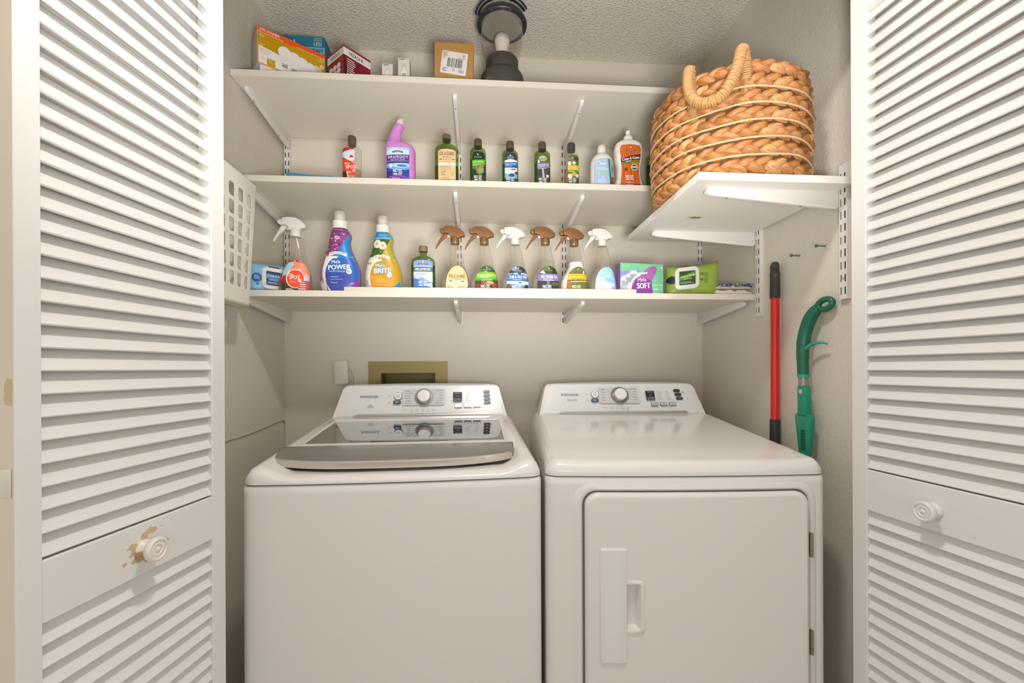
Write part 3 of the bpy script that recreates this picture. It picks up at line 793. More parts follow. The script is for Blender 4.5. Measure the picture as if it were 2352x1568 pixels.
def front_loop(x0, z0, x1, z1, r, n=8):
    """rounded outline on the bowed front, points spread along the sides"""
    pts = []
    c = rrect(x0, z0, x1, z1, r, n)
    for i in range(len(c)):
        a, b = c[i], c[(i + 1) % len(c)]; d = math.hypot(b[0] - a[0], b[1] - a[1]); k = max(1, int(d / 0.05))
        for j in range(k): pts.append((a[0] + (b[0] - a[0]) * j / k, a[1] + (b[1] - a[1]) * j / k))
    return pts
def on_front(loops, nm, m, par, fill=True, holes=None, **kw):
    """loops: (outline, lift) from outside in, lofted; the last one filled"""
    mb = MB(); R = [[(p[0], fy(p[0], l), p[1]) for p in o] for o, l in loops]
    mb.loft(R, False, False)
    if fill:
        o, l = loops[-1]; tr = tessellate_polygon([[Vector((p[0], p[1], 0)) for p in o]] + ([[Vector((p[0], p[1], 0)) for p in h] for h in holes] if holes else []))
        pts = list(o) + [p for h in (holes or []) for p in h]
        mb.add([(p[0], fy(p[0], l), p[1]) for p in pts], [tuple(t) for t in tr])
    return mb.build(nm, m, par, smooth=True, merge=True, ang=kw.get('ang', 50))
# soft raised rim around the door opening, then the dark gap
on_front([(front_loop(dx0 - 0.030, dz0 - 0.030, dx1 + 0.026, dz1 + 0.022, 0.050), 0.0), (front_loop(dx0 - 0.020, dz0 - 0.02, dx1 + 0.018, dz1 + 0.015, 0.045), 0.0035),
          (front_loop(dx0 - 0.009, dz0 - 0.009, dx1 + 0.009, dz1 + 0.008, 0.036), 0.0045), (front_loop(dx0 - 0.005, dz0 - 0.005, dx1 + 0.006, dz1 + 0.004, 0.034), 0.0005)], 'door_rim', ENAM2, dt, fill=False)
on_front([(front_loop(dx0 - 0.0048, dz0 - 0.0048, dx1 + 0.0058, dz1 + 0.0038, 0.034), 0.0006), (front_loop(dx0, dz0, dx1, dz1, 0.032), 0.0007)], 'door_gap', mat('6b6763', 0.6), dt)
# door panel with the handle pocket
hx0, hx1, hz0, hz1 = -0.2165, -0.1552, 0.4537, 0.7235
px1, pz0, pz1 = -0.1112, 0.5225, 0.6490
hole = rrect(hx1 - 0.004, pz0 + 0.010, px1 - 0.012, pz1 - 0.010, 0.006, 3)
D0 = 0.0165
L_ = [(front_loop(dx0, dz0, dx1, dz1, 0.032), 0.0008), (front_loop(dx0, dz0, dx1, dz1, 0.032), D0 - 0.007), (front_loop(dx0 + 0.003, dz0 + 0.003, dx1 - 0.003, dz1 - 0.003, 0.030), D0 - 0.002),
      (front_loop(dx0 + 0.009, dz0 + 0.009, dx1 - 0.009, dz1 - 0.009, 0.027), D0)]
mb = MB(); mb.loft([[(p[0], fy(p[0], l), p[1]) for p in o] for o, l in L_], False, False)
door_ = mb.build('door', ENAM2, dt, smooth=True, ang=60); mb = MB()
pan = L_[-1][0]; qx0, qx1, qz0, qz1 = hx1 - 0.004, px1 - 0.012, pz0 + 0.010, pz1 - 0.010
xs = [-0.26 + 0.02 * i for i in range(29)]; xs = sorted([x for x in xs if min(abs(x - qx0), abs(x - qx1)) > 0.006] + [qx0, qx1])
for xa, xb in zip(xs, xs[1:]):
    strip = clip_half(clip_half(pan, 1, 0, xb), -1, 0, -xa)
    if len(strip) < 3: continue
    pieces = [strip]
    if xa >= qx0 - 1e-6 and xb <= qx1 + 1e-6: pieces = [clip_half(strip, 0, 1, qz0), clip_half(strip, 0, -1, -qz1)]
    for q in pieces: mb.add([(p[0], fy(p[0], D0), p[1]) for p in q], [tuple(t_) for t_ in tessellate_polygon([[Vector((p[0], p[1], 0)) for p in q]])])
mb.build('door_skin', ENAM2, door_, smooth=True, merge=True, ang=50)
hole = [(qx0, qz0), (qx1, qz0), (qx1, qz1), (qx0, qz1)]
# pocket: tapered sides and a floor
mb = MB(); inn = [(qx0, qz0 + 0.006), (qx1 - 0.007, qz0 + 0.006), (qx1 - 0.007, qz1 - 0.006), (qx0, qz1 - 0.006)]
mb.loft([[(p[0], fy(p[0], D0), p[1]) for p in hole], [(p[0], fy(p[0], D0) + 0.014, p[1]) for p in inn]], False, False)
mb.add([(p[0], fy(p[0], D0) + 0.014, p[1]) for p in inn], [tuple(t) for t in tessellate_polygon([[Vector((p[0], p[1], 0)) for p in inn]])])
mb.build('handle_pocket', ENAM2, door_, smooth=True, merge=True, ang=30)
# raised rim round the pocket and the flat pull plate beside it
mb = MB(); rr_ = [rrect(hx1 - 0.002, pz0, px1, pz1, 0.010, 4), rrect(hx1 - 0.001, pz0 + 0.002, px1 - 0.002, pz1 - 0.002, 0.0095, 4), rrect(hx1 - 0.003, pz0 + 0.008, px1 - 0.010, pz1 - 0.008, 0.007, 4), rrect(hx1 - 0.004, pz0 + 0.010, px1 - 0.012, pz1 - 0.010, 0.006, 4)]
mb.loft([[(p[0], fy(p[0], D0 + l), p[1]) for p in o] for o, l in zip(rr_, (-0.001, 0.0026, 0.0024, -0.003))], False, False)
mb.build('pocket_rim', ENAM2, door_, smooth=True, ang=60)
on_front([(rrect(hx0, hz0, hx1, hz1, 0.004), D0 - 0.001), (rrect(hx0, hz0, hx1, hz1, 0.004), D0 + 0.0030), (rrect(hx0 + 0.002, hz0 + 0.002, hx1 - 0.002, hz1 - 0.002, 0.003), D0 + 0.0042)], 'pull_plate', ENAM, door_)
for z0, z1 in ((0.6945, 0.7515), (0.4600, 0.5175)):
    hg = MB().lathe([(0.0045, z0), (0.0045, z1)], 12, (dx1 + 0.0075, fy(dx1, 0.0085), 0)).build('hinge', mat('97907f', 0.35, 0.8), dt, smooth=True)
    MB().lathe([(0.0047, z0 + 0.015), (0.0047, z0 + 0.0156)], 12, (dx1 + 0.0075, fy(dx1, 0.0085), 0)).build('hinge_joint', DARK, hg, smooth=True)
for x, z in ((-0.1, dz1 + 0.0022), (0.105, dz1 + 0.0022), (dx0 - 0.0028, 0.74), (dx0 - 0.0028, 0.56)):
    MB().lathe([(0.002, 0), (0.0018, -0.0016)], 8, (x, fy(x, 0.0006), z), axis='y').build('gap_screw', mat('8a8680', 0.4, 0.5), dt)

# ---------------------------------------------------------------- bottles
def interp(keys, z):
    """smooth (cubic) interpolation of bottle rings; keys: (z, half width, half depth, centre x, squareness)"""
    if z <= keys[0][0]: return keys[0][1:]
    if z >= keys[-1][0]: return keys[-1][1:]
    for i in range(len(keys) - 1):
        if keys[i][0] <= z <= keys[i + 1][0]:
            k0, k1 = keys[i], keys[i + 1]; h = k1[0] - k0[0]; t = (z - k0[0]) / h
            p = keys[i - 1] if i > 0 else k0; n = keys[i + 2] if i + 2 < len(keys) else k1
            out = []
            for j in range(1, 5):
                def lim(a, b, c, za, zb, zc):
                    d0 = (b - a) / (zb - za) if zb > za else 0; d1 = (c - b) / (zc - zb) if zc > zb else 0
                    return 0.0 if d0 * d1 <= 0 else 2 * d0 * d1 / (d0 + d1)
                m0 = lim(p[j], k0[j], k1[j], p[0], k0[0], k1[0]); m1 = lim(k0[j], k1[j], n[j], k0[0], k1[0], n[0])
                out.append((2 * t**3 - 3 * t**2 + 1) * k0[j] + (t**3 - 2 * t**2 + t) * h * m0 + (-2 * t**3 + 3 * t**2) * k1[j] + (t**3 - t**2) * h * m1)
            return out
def ring(z, a, b, cx, e, n=36, sh=0.0):
    r = []
    for i in range(n):
        t = 2 * pi * i / n; c, s = cos(t), sin(t)
        r.append((cx + (a - sh) * math.copysign(abs(c) ** (2 / e), c), (b - sh) * math.copysign(abs(s) ** (2 / e), s), z))
    return r
def body_mesh(keys, nz=34, z0=None, z1=None, sh=0.0, n=36):
    z0 = keys[0][0] if z0 is None else z0; z1 = keys[-1][0] if z1 is None else z1
    zs = sorted(set([round(z0 + (z1 - z0) * i / nz, 5) for i in range(nz + 1)] + [k[0] for k in keys if z0 < k[0] < z1]))
    return MB().loft([ring(z, *interp(keys, z), n=n, sh=sh) for z in zs])
def front_fn(keys):
    def fn(x, z, l):
        a, b, cx, e = interp(keys, z)
        q = min(0.999, abs(x - cx) / a)
        y = -b * (1 - q ** e) ** (1 / e)
        # outward lift, mostly towards the viewer
        return (x + l * 0.4 * (x - cx) / a, y - l, z)
    return fn
CELL = (0.005, 0.008)
def cap_mesh(r, z0, h, m, dome=0.15, ribs=0):
    p = [(r, z0), (r * 1.02, z0 + 0.001), (r, z0 + h * 0.85), (r * 0.9, z0 + h), (0.001, z0 + h * (1.0 + dome * 0.15))]
    return MB().lathe(p, 28)
BROWN = mat('5b4a3d', 0.4); BRONZE = mat('8e643c', 0.32, 0.3); BRONZE_D = mat('4a3626', 0.4, 0.2); WHITEP = mat('e2ded8', 0.35)
GREEN_GL = clear('c6d8a2', 0.05, 'bottle', 1.0, 0.10, '8aa860'); GREEN_LQ = clear('a6c67c', 0.1, 'liquid', 0.3, 0.22, '5f8a34')
CLEAR_GL = clear('fbf9f6', 0.05, 'bottle', 1.2, 0.07, 'f4efe8')
def eco_badge(A, x, z, w, L, hx='3a352e', tx='d9d2c6'):
    A.poly([(x - w, z - w * 0.16), (x - w * 0.5, z - w * 0.06), (x, z - w * 0.02), (x + w * 0.5, z - w * 0.06), (x + w, z - w * 0.16),
            (x + w * 0.92, z + w * 0.16), (x + w * 0.5, z + w * 0.26), (x, z + w * 0.30), (x - w * 0.5, z + w * 0.26), (x - w * 0.92, z + w * 0.16)], hx, L)
    A.text('ECOSENSE', x, z + w * 0.11, w * 0.20, tx, L + 2, w=w * 1.5)
def no_block(A, x, z, w, L=6, hx='f4f2ee'):
    """the NO list: a tall word and short rows beside it"""
    A.text('NO', x - w * 0.24, z + w * 0.16, w * 0.34, hx, L + 1, w=w * 0.42, bold=0.02); A.rect(x - w * 0.45, z - w * 0.22, x - w * 0.03, z - w * 0.10, hx, L)
    A.lines(x + w * 0.06, x + w * 0.5, z + w * 0.26, 5, w * 0.12, w * 0.05, hx, L, seed=int(w * 1e4))
def drop(A, x, z, h, L): A.poly([(x, z + h), (x + h * 0.28, z + h * 0.2), (x + h * 0.1, z), (x - h * 0.1, z), (x - h * 0.28, z + h * 0.2)], 'f6f4f0', L)

# ---- small flask bottles (green or clear) with a brown cap
FL = [(0.0, 0.0255, 0.0150, 0, 2.8), (0.003, 0.0283, 0.0172, 0, 3.0), (0.06, 0.0283, 0.0172, 0, 3.0), (0.112, 0.0283, 0.0172, 0, 3.0), (0.122, 0.0272, 0.0168, 0, 2.8),
      (0.130, 0.0225, 0.0155, 0, 2.5), (0.1355, 0.0150, 0.0135, 0, 2.1), (0.137, 0.0122, 0.0122, 0, 2.0), (0.144, 0.0122, 0.0122, 0, 2.0)]
def scaled(keys, kx, kz, ky=None): return [(z * kz, a * kx, b * (ky or kx), cx * kx, e) for z, a, b, cx, e in keys]
def flask(name, label, x, y, kx, kz, glass, liquid, fill, capm, art, capr=0.0137, caph=0.023, z=S2 + TH, rz=0.0, half=None, lx=0.0, lw=0.0215, lz=(0.004, 0.120), group='small flask bottles'):
    keys = scaled(FL, kx, kz)
    t = thing(name, label, 'bottle', (x, y, z), rz, group)
    body_mesh(keys).build('body', glass, t, smooth=True, ang=60)
    body_mesh(keys, z0=0.0015, z1=fill, sh=0.0012).build('liquid', liquid, t, smooth=True, ang=60)
    cap_mesh(capr, keys[-1][0] - 0.0055, caph, capm).build('cap', capm, t, smooth=True, ang=40)
    MB().lathe([(capr * 0.96, keys[-1][0] - 0.0085), (capr * 0.96, keys[-1][0] - 0.0062)], 24).build('neck_ring', mat('2b2f26', 0.35), t, smooth=True)
    clip = [(-lw + lx, lz[0]), (lw + lx, lz[0]), (lw + lx, lz[1] - 0.010), (lx + lw * 0.8, lz[1] - 0.003), (lx + lw * 0.4, lz[1]), (lx - lw * 0.4, lz[1]), (lx - lw * 0.8, lz[1] - 0.003), (lx - lw, lz[1] - 0.010)]
    A = Art(front_fn(keys), clip, CELL); art(A); A.build('label', t)
    return t
def art_tough(A):
    A.rect(-.03, 0, .03, .15, '1f3a2c', 0); A.circ(-.012, .07, .012, '2f8a5c', 1); A.circ(.006, .052, .013, '2f7a4a', 1); A.rect(-.03, 0, .03, .034, '3a3f3a', 2)
    drop(A, 0, .107, .007, 6); eco_badge(A, 0, .099, .016, 5, '2b2a24')
    A.rect(-.03, .073, .03, .090, '6ab62a', 3, .003); A.text('TOUGH & TENDER 12x', 0, .0845, .0045, 'e9f2d8', w=.040, rot=.07); A.lines(-.018, .014, .0765, 1, .003, .0012, 'e9f2d8'); A.rect(-.018, .0715, .012, .0725, 'ffffff', 5, .002)
    for i in range(6): A.rect(.002, .046 + i * .0042, .020, .0478 + i * .0042, 'd9c86a', 4, .005)
    A.poly([(-.006, .070), (.001, .066), (-.001, .055), (.010, .040), (.004, .043), (-.006, .055)], 'd2622e', 5); A.circ(-.016, .066, .002, 'c8402c', 5)
    no_block(A, 0, .028, .030); A.poly([(-.014, .004), (.014, .004), (.014, .006), (0, .0125), (-.014, .006)], '6ab62a', 5)
def art_tub(A):
    A.rect(-.03, 0, .03, .15, '39404a', 0); A.circ(0, .098, .013, '5f7896', 1); eco_badge(A, 0, .101, .014, 5, '4a3f38'); drop(A, 0, .108, .006, 6)
    A.poly([(-.03, .090), (.0, .097), (.03, .092), (.03, .080), (-.03, .080)], 'dfe6f0', 2)
    A.rect(-.03, .070, .03, .0855, '2f6fb5', 3, .003); A.text('TUB & TILE 12x', 0, .0805, .0052, 'f2f5f8', w=.038, rot=.07, bold=.02); A.lines(-.017, .014, .073, 1, .003, .0012, 'cfe0f0', 6)
    A.rect(-.03, .030, .03, .068, 'cfdded', 2); A.poly([(-.03, .05), (0, .044), (.03, .055), (.03, .03), (-.03, .03)], '7fb0dc', 3); A.circ(.004, .042, .010, '53504e', 4, .006); A.circ(.010, .062, .009, '4c5058', 4, .002); A.circ(.020, .05, .005, '4c5058', 4, .006)
    A.rect(-.03, 0, .03, .032, '3a5068', 4); no_block(A, 0, .0245, .030, 7); A.poly([(-.014, .004), (.014, .004), (.014, .006), (0, .0125), (-.014, .006)], '9cb8d8', 6)
def art_nowork(A):
    A.rect(-.03, 0, .03, .15, '44484a', 0); A.rect(-.03, .086, .03, .15, '5c6a2c', 1); A.circ(.0, .103, .014, 'a9b0a4', 2, .010); eco_badge(A, 0, .100, .010, 5, '6a7060'); drop(A, 0, .106, .005, 6); A.poly([(-.016, .1), (-.009, .09), (-.018, .086)], 'eceae4', 4)
    A.rect(-.03, .069, .03, .086, '8a7fb0', 3, .003); A.text('NO WORK 12x', 0.002, .0805, .0052, 'f5f3f8', w=.034, rot=.07, bold=.02); A.lines(-.018, .014, .0725, 1, .003, .0012, 'e4dff0', 6); A.rect(-.018, .0665, .012, .0675, 'ffffff', 6, .002)
    A.poly([(-.004, .068), (.003, .068), (.006, .036), (-.001, .036)], 'b8b0ac', 3); A.circ(.016, .042, .005, 'd8d4d0', 3); A.rect(-.03, 0, .03, .035, '4a4446', 2)
    no_block(A, 0, .026, .030, 7); A.poly([(-.014, .004), (.014, .004), (.014, .006), (0, .0125), (-.014, .006)], '9a90bc', 6)
def art_solmel(A):
    A.rect(-.03, 0, .03, .15, '5c6f3a', 0); A.circ(-.010, .10, .010, '7f9350', 1); A.circ(.014, .105, .008, '3c4a28', 1); A.circ(-.01, .089, .007, 'e8e4d4', 1); A.circ(.006, .091, .006, 'ded8c4', 1)
    eco_badge(A, 0, .099, .013, 5, '2f3424'); drop(A, 0, .106, .006, 6)
    A.rect(-.03, .065, .03, .083, 'e3b52a', 3); A.text('SOL-U-MEL', 0, .077, .0055, 'f0d9a0', w=.030); A.rect(-.018, .0695, .014, .0705, 'f4e0b0', 6); A.rect(-.03, .058, .03, .066, '4f9a3a', 4); A.lines(-.015, .014, .0605, 1, .003, .0018, 'e8f0dc', 7)
    A.rect(-.03, .0, .03, .036, '464a40', 2); A.poly(ell(.006, .052, .010, .008, 5, 0, 360), 'e8a23c', 5); A.circ(-.008, .045, .008, 'e4dfcc', 4); A.circ(.017, .047, .006, 'd8d6c0', 4)
    no_block(A, 0, .029, .028, 7); A.poly([(-.03, 0), (.03, 0), (.03, .009), (0, .016), (-.03, .009)], 'f0b41e', 6)
def art_prespot(A):
    A.rect(-.03, 0, .03, .15, 'd7e2ec', 0); A.poly([(-.03, .103), (.0, .112), (.03, .115), (.03, .15), (-.03, .15)], 'c92a32', 2); drop(A, -.002, .1085, .006, 6)
    A.poly([(-.03, .09), (-.01, .078), (.01, .07), (.03, .082), (.03, 0), (-.03, 0)], 'e8452c', 1); A.poly([(.004, .07), (.03, .098), (.03, .05)], 'f0906c', 2); A.poly(ell(.003, .086, .007, .008, 12, 0, 180), 'd83a28', 4); A.rect(-.011, .080, .012, .083, 'f4efe8', 4)
    A.poly([(-.03, 0), (-.012, 0), (-.010, .02), (-.016, .04), (-.03, .04)], '2f3128', 3); A.poly([(-.009, 0), (-.006, 0), (-.009, .03), (-.014, .045), (-.012, .028)], 'd8d4cc', 4)
    A.text('Pre', -.011, .0655, .008, 'f8f4ee', rot=.12, bold=.02); A.text('SPOT', .001, .054, .0115, 'f8f4ee', w=.033, rot=.05, bold=.03); A.circ(.012, .042, .0052, 'f8f4ee', 5); A.text('4X', .012, .042, .005, 'a83028', 7, bold=.02)
    A.lines(-.011, .004, .0385, 3, .003, .0013, 'f4c8b8'); A.text('NO', -.0005, .023, .006, 'f8f4ee', bold=.02); A.lines(.005, .018, .024, 3, .0025, .001, 'f0c0b0')
YI = 1.515
flask('cleaner_bottle', 'small clear bottle with a red spot-remover label and brown cap on the middle shelf', -0.4320, YI, 1.09, 0.985, CLEAR_GL, clear('f4e2d2', 0.1, 'pink', 0.3, .1, 'e8ccb4'), 0.048, BROWN, art_prespot, 0.0135, 0.028, lx=-0.0075, lw=.0205)
flask('cleaner_bottle', 'small green bottle with a bright green label and parrot-coloured picture on the middle shelf', -0.0055, YI, 1.0, 1.03, GREEN_GL, GREEN_LQ, 0.094, BROWN, art_tough, .0137, .0255, lx=.0025)
flask('cleaner_bottle', 'small green bottle with a blue tub and tile label on the middle shelf', 0.1062, YI, 0.985, 1.0, GREEN_GL, GREEN_LQ, 0.083, BROWN, art_tub, .0137, .0255, lx=.002)
flask('cleaner_bottle', 'small green bottle with a purple banded waterfall label on the middle shelf', 0.2190, YI, 1.0, 1.01, GREEN_GL, GREEN_LQ, 0.090, BROWN, art_nowork, .0137, .0255, lx=.002)
flask('cleaner_bottle', 'small clear bottle of amber cleaner with a yellow label on the middle shelf', 0.3225, YI, 0.97, 1.01, CLEAR_GL, clear('f0dca4', 0.1, 'amber', 0.3, .15, 'd9b460'), 0.070, mat('4a423c', 0.4), art_solmel, .0135, .0255, lx=.004, lw=.0195)
# the last one, half behind the basket: wood cleaner
def art_wood(A):
    A.rect(-.03, 0, .03, .15, '8a3a1c', 0); A.rect(-.03, .0, .03, .02, '4a2412', 1); eco_badge(A, 0, .100, .013, 5, '4a3a30'); A.rect(-.03, .073, .03, .086, '4a2a20', 3); A.text('Clean & Gleam', 0, .0795, .005, 'f0e8e0', w=.036, bold=.02); A.rect(-.03, .068, .03, .073, '4a8a3a', 4); no_block(A, 0, .03, .028)
flask('cleaner_bottle', 'green bottle with a wood-brown label and black cap, half hidden behind the basket', 0.6285, 1.530, 1.1, 1.06, GREEN_GL, GREEN_LQ, 0.10, mat('302c2a', 0.4), art_wood, .0150, .027, lx=.002)

# ---- flat green pint bottles
PT = [(0.0, 0.037, 0.017, 0, 3.2), (0.003, 0.0405, 0.0195, 0, 3.4), (0.085, 0.0405, 0.0195, 0, 3.4), (0.108, 0.0405, 0.0195, 0, 3.2), (0.117, 0.0380, 0.0188, 0, 2.9), (0.1245, 0.0290, 0.0170, 0, 2.5),
      (0.130, 0.0170, 0.0140, 0, 2.1), (0.132, 0.0125, 0.0125, 0, 2), (0.150, 0.0125, 0.0125, 0, 2)]
t = thing('cleaner_bottle', 'large flat green bottle with a cream herbal label on the middle shelf', 'bottle', (-0.1130, YI, S2 + TH), 0, 'flat green bottles')
K = [(0.0, 0.037, 0.017, 0, 3.2), (0.003, 0.0405, 0.0195, 0, 3.4), (0.10, 0.0405, 0.0195, 0, 3.4), (0.124, 0.0405, 0.0195, 0, 3.2), (0.135, 0.0375, 0.0188, 0, 2.9), (0.1425, 0.0270, 0.0170, 0, 2.5),
     (0.147, 0.0160, 0.0140, 0, 2.1), (0.150, 0.0132, 0.0132, 0, 2), (0.170, 0.0132, 0.0132, 0, 2)]
body_mesh(K).build('body', GREEN_GL, t, smooth=True, ang=60); body_mesh(K, z0=.002, z1=.068, sh=.0012).build('liquid', GREEN_LQ, t, smooth=True, ang=60)
cap_mesh(.0148, .164, .0160, 0).build('cap', mat('6e5a45', .4), t, smooth=True, ang=40)
MB().lathe([(.0140, .158), (.0140, .1615)], 24).build('neck_ring', mat('27402a', .3), t, smooth=True)
A = Art(front_fn(K), [(-.0275, .002), (.0315, .002), (.0315, .117), (.022, .1225), (.002, .1245), (-.018, .1225), (-.0275, .117)], CELL)
A.rect(-.05, 0, .05, .2, 'e8c193', 0)
A.text('SOL-U-GUARD', .002, .1085, .0125, '3a3428', w=.050, bold=.01); A.text('BOTANICAL', .002, .0965, .006, '4a4434', w=.028)
A.poly(ell(-.019, .089, .005, .0018, 10), '5a6a3a', 5); A.poly(ell(.023, .089, .005, .0018, 10), '5a6a3a', 5); A.text('DISINFECTANT', .002, .089, .0035, '8a8474', w=.028); A.text('Disinfectant', .002, .0815, .0035, '7a7262', w=.022)
A.rect(-.05, .069, .05, .0765, 'f4ede2', 3); A.text('CONCENTRATE', .002, .0728, .0034, '6a6456', w=.025)
A.lines(-.021, .026, .064, 3, .0048, .0014, '9a8a70', seed=4); A.lines(-.018, .0, .048, 5, .0034, .0012, '6a5e4a', seed=2); A.lines(.018, .024, .046, 4, .004, .0012, '6a5e4a', seed=3); A.lines(-.012, .014, .026, 1, .003, .0025, 'b09a78'); A.lines(-.02, .026, .020, 2, .003, .0012, '6a5e4a'); A.text('16 FL OZ', .002, .009, .0035, '8a7a60')
A.build('label', t)
t = thing('cleaner_bottle', 'flat green bottle with a blue wave label on the lowest shelf beside the yellow jug', 'bottle', (-0.1943, YI, S3 + TH), 0, 'flat green bottles')
body_mesh(PT).build('body', GREEN_GL, t, smooth=True, ang=60); body_mesh(PT, z0=.002, z1=.098, sh=.0012).build('liquid', GREEN_LQ, t, smooth=True, ang=60)
cap_mesh(.0150, .146, .0190, 0).build('cap', mat('8a6b4c', .4), t, smooth=True, ang=40)
A = Art(front_fn(PT), [(-.031, .002), (.033, .002), (.033, .109), (.020, .1135), (.001, .1145), (-.018, .1135), (-.031, .109)], CELL)
A.rect(-.05, 0, .05, .2, 'cfdff0', 0); A.rect(-.05, .094, .05, .2, '7f9fd2', 1); eco_badge(A, .001, .1005, .017, 4, '8a4a3a'); drop(A, .001, .1045, .008, 8)
A.rect(-.05, .073, .05, .0915, '4a7480', 3); A.text('MELAMAGIC', .001, .083, .0092, 'f2efe8', w=.052, bold=.02, rot=.02); A.rect(-.028, .0725, .030, .074, 'ffffff', 6); A.lines(-.027, .028, .066, 1, .003, .0014, '6a7a86')
A.poly([(-.05, .055), (-.02, .062), (.0, .055), (.02, .042), (.05, .034), (.05, 0), (-.05, 0)], '7fa6dc', 2); A.poly([(-.05, .045), (-.024, .052), (-.008, .046), (-.014, .036), (.006, .04), (.02, .026), (.05, .02), (.05, 0), (-.05, 0)], '4c76c0', 3); A.poly([(-.03, .055), (-.018, .060), (-.006, .054), (-.016, .050)], 'eef4fa', 5); A.poly([(.0, .03), (.03, .035), (.034, .02)], 'c6daf2', 5)
no_block(A, .001, .033, .030, 8); A.poly([(-.03, 0), (.032, 0), (.032, .006), (.001, .019), (-.03, .006)], 'eef2f6', 6)
A.build('label', t)

# ---- purple bent-neck cleaner
t = thing('toilet_cleaner_bottle', 'purple bent-neck bottle with a blue wave label on the middle shelf', 'bottle', (-0.2700, YI, S2 + TH))
PU = [(0.0, 0.046, 0.024, 0, 3.4), (0.004, 0.050, 0.0275, 0, 3.6), (0.07, 0.050, 0.0275, 0, 3.6), (0.118, 0.050, 0.0275, 0, 3.4), (0.132, 0.047, 0.0270, -.0025, 3.0), (0.1400, 0.0400, 0.0255, -.009, 2.8), (0.1445, 0.0300, 0.0235, -.0175, 2.5),
      (0.150, 0.0245, 0.0215, -.0200, 2.3), (0.165, 0.0215, 0.0200, -.0190, 2.1), (0.185, 0.0190, 0.0185, -.0135, 2), (0.2005, 0.0185, 0.0180, -.0065, 2), (0.207, 0.0165, 0.0165, -.0045, 2)]
PLIL = mat('cf86cc', 0.38)
body_mesh(PU, 46).build('body', PLIL, t, smooth=True, ang=60)
rg = []
for (z, r, x) in ((.205, .0118, -.004), (.208, .0128, -.0035), (.211, .0118, -.003), (.214, .0126, -.0022), (.219, .0122, -.001), (.226, .0112, .001), (.229, .0085, .002)): rg.append([(x + r * cos(2 * pi * i / 24), r * sin(2 * pi * i / 24), z) for i in range(24)])
MB().loft(rg).build('clear_cap', milky('f2ece6', 0.55), t, smooth=True, ang=60)
A = Art(front_fn(PU), [(-.0425, .006), (.0335, .006), (.0335, .121), (-.0425, .121)], CELL)
X0 = -.0045
A.rect(-.06, 0, .06, .15, 'a9c8e6', 0); A.poly([(-.06, .1), (-.02, .118), (.06, .108), (.06, .098), (-.06, .09)], 'cfe2f2', 1); eco_badge(A, X0, .1045, .018, 4, '4a4438')
A.rect(-.06, .073, .06, .094, '5d3a86', 3, .004); A.text('SAFE & ', X0 - .0215, .0875, .0078, 'f0ecf4', w=.023, bold=.02, rot=.03); A.text('MIGHTY', X0 + .0135, .0885, .0095, 'f8f5fa', w=.041, bold=.015, rot=.03); A.text('TOILET BOWL CLEANER', X0, .0790, .004, 'e0d6ec', w=.048, rot=.03)
A.rect(-.06, .066, .06, .0715, '2c2f6e', 4, .004); A.text('NO CHLORINE BLEACH', X0, .0705, .0028, 'e8e8f2', w=.055, rot=.03)
A.rect(-.06, .0, .06, .066, '3a4a9a', 1); A.poly(ell(X0 + .006, .058, .045, .014, 24), '6fa8dc', 2); A.poly(ell(X0 + .01, .060, .030, .008, 20), 'b8dcf2', 3); A.poly(ell(X0 + .014, .059, .018, .004, 16), '4a80c4', 4); A.poly([(X0 - .03, .062), (X0 - .02, .066), (X0 - .018, .055), (X0 - .024, .05)], 'dfeefa', 5); A.circ(X0 - .02, .028, .022, '32387e', 2, .012)
no_block(A, X0, .036, .034, 8); A.poly([(-.05, .006), (.04, .006), (.04, .014), (X0, .027), (-.05, .014)], '7a3f9a', 6); A.poly([(-.05, .015), (X0, .0282), (.04, .015), (.04, .0135), (X0, .0267), (-.05, .0135)], 'b88ad0', 7); A.text('32 FL OZ (946 mL)', X0, .0105, .0042, 'f4eef8', w=.042, bold=.02); A.lines(X0 - .018, X0 + .016, .016, 1, .003, .002, 'e4d4f0', 9)
A.build('label', t)

# ---- white lotion bottle and wood polish
t = thing('lotion_bottle', 'white round-shouldered bottle with a pale blue label and toucan-coloured edge', 'bottle', (0.4315, YI, S2 + TH))
RV = [(0.0, 0.037, 0.027, 0, 2.4), (0.004, 0.0405, 0.030, 0, 2.4), (0.05, 0.0412, 0.0305, 0, 2.4), (0.090, 0.0405, 0.030, 0, 2.4), (0.106, 0.0380, 0.029, 0, 2.3), (0.120, 0.0300, 0.025, 0, 2.2), (0.128, 0.0210, 0.019, 0, 2.1), (0.132, 0.0155, 0.0155, 0, 2), (0.136, 0.0150, 0.015, 0, 2)]
body_mesh(RV).build('body', mat('ece6dd', .35), t, smooth=True, ang=60)
MB().lathe([(.0145, .135), (.0150, .1365), (.0145, .157), (.012, .1605), (.001, .161)], 28).build('cap', mat('e6e0d6', .35), t, smooth=True, ang=40)
A = Art(front_fn(RV), [(-.034, .010), (.0385, .010), (.0385, .101), (.02, .1045), (-.01, .1045), (-.034, .101)], CELL)
A.rect(-.05, 0, .05, .12, 'aec2e2', 0); A.poly([(.015, .11), (.020, .11), (.022, .075), (.030, .03), (.024, .0), (.020, .04), (.016, .08)], '1f7f66', 3); A.poly([(.020, .11), (.05, .11), (.05, 0), (.030, .0), (.030, .05), (.022, .08)], '9fb8a0', 2); A.circ(.034, .030, .008, 'c8303a', 5, .014); A.circ(.034, .014, .006, 'e89a2a', 6); A.circ(.028, .022, .004, '202428', 6); A.circ(.031, .07, .004, '8a8290', 4, .012)
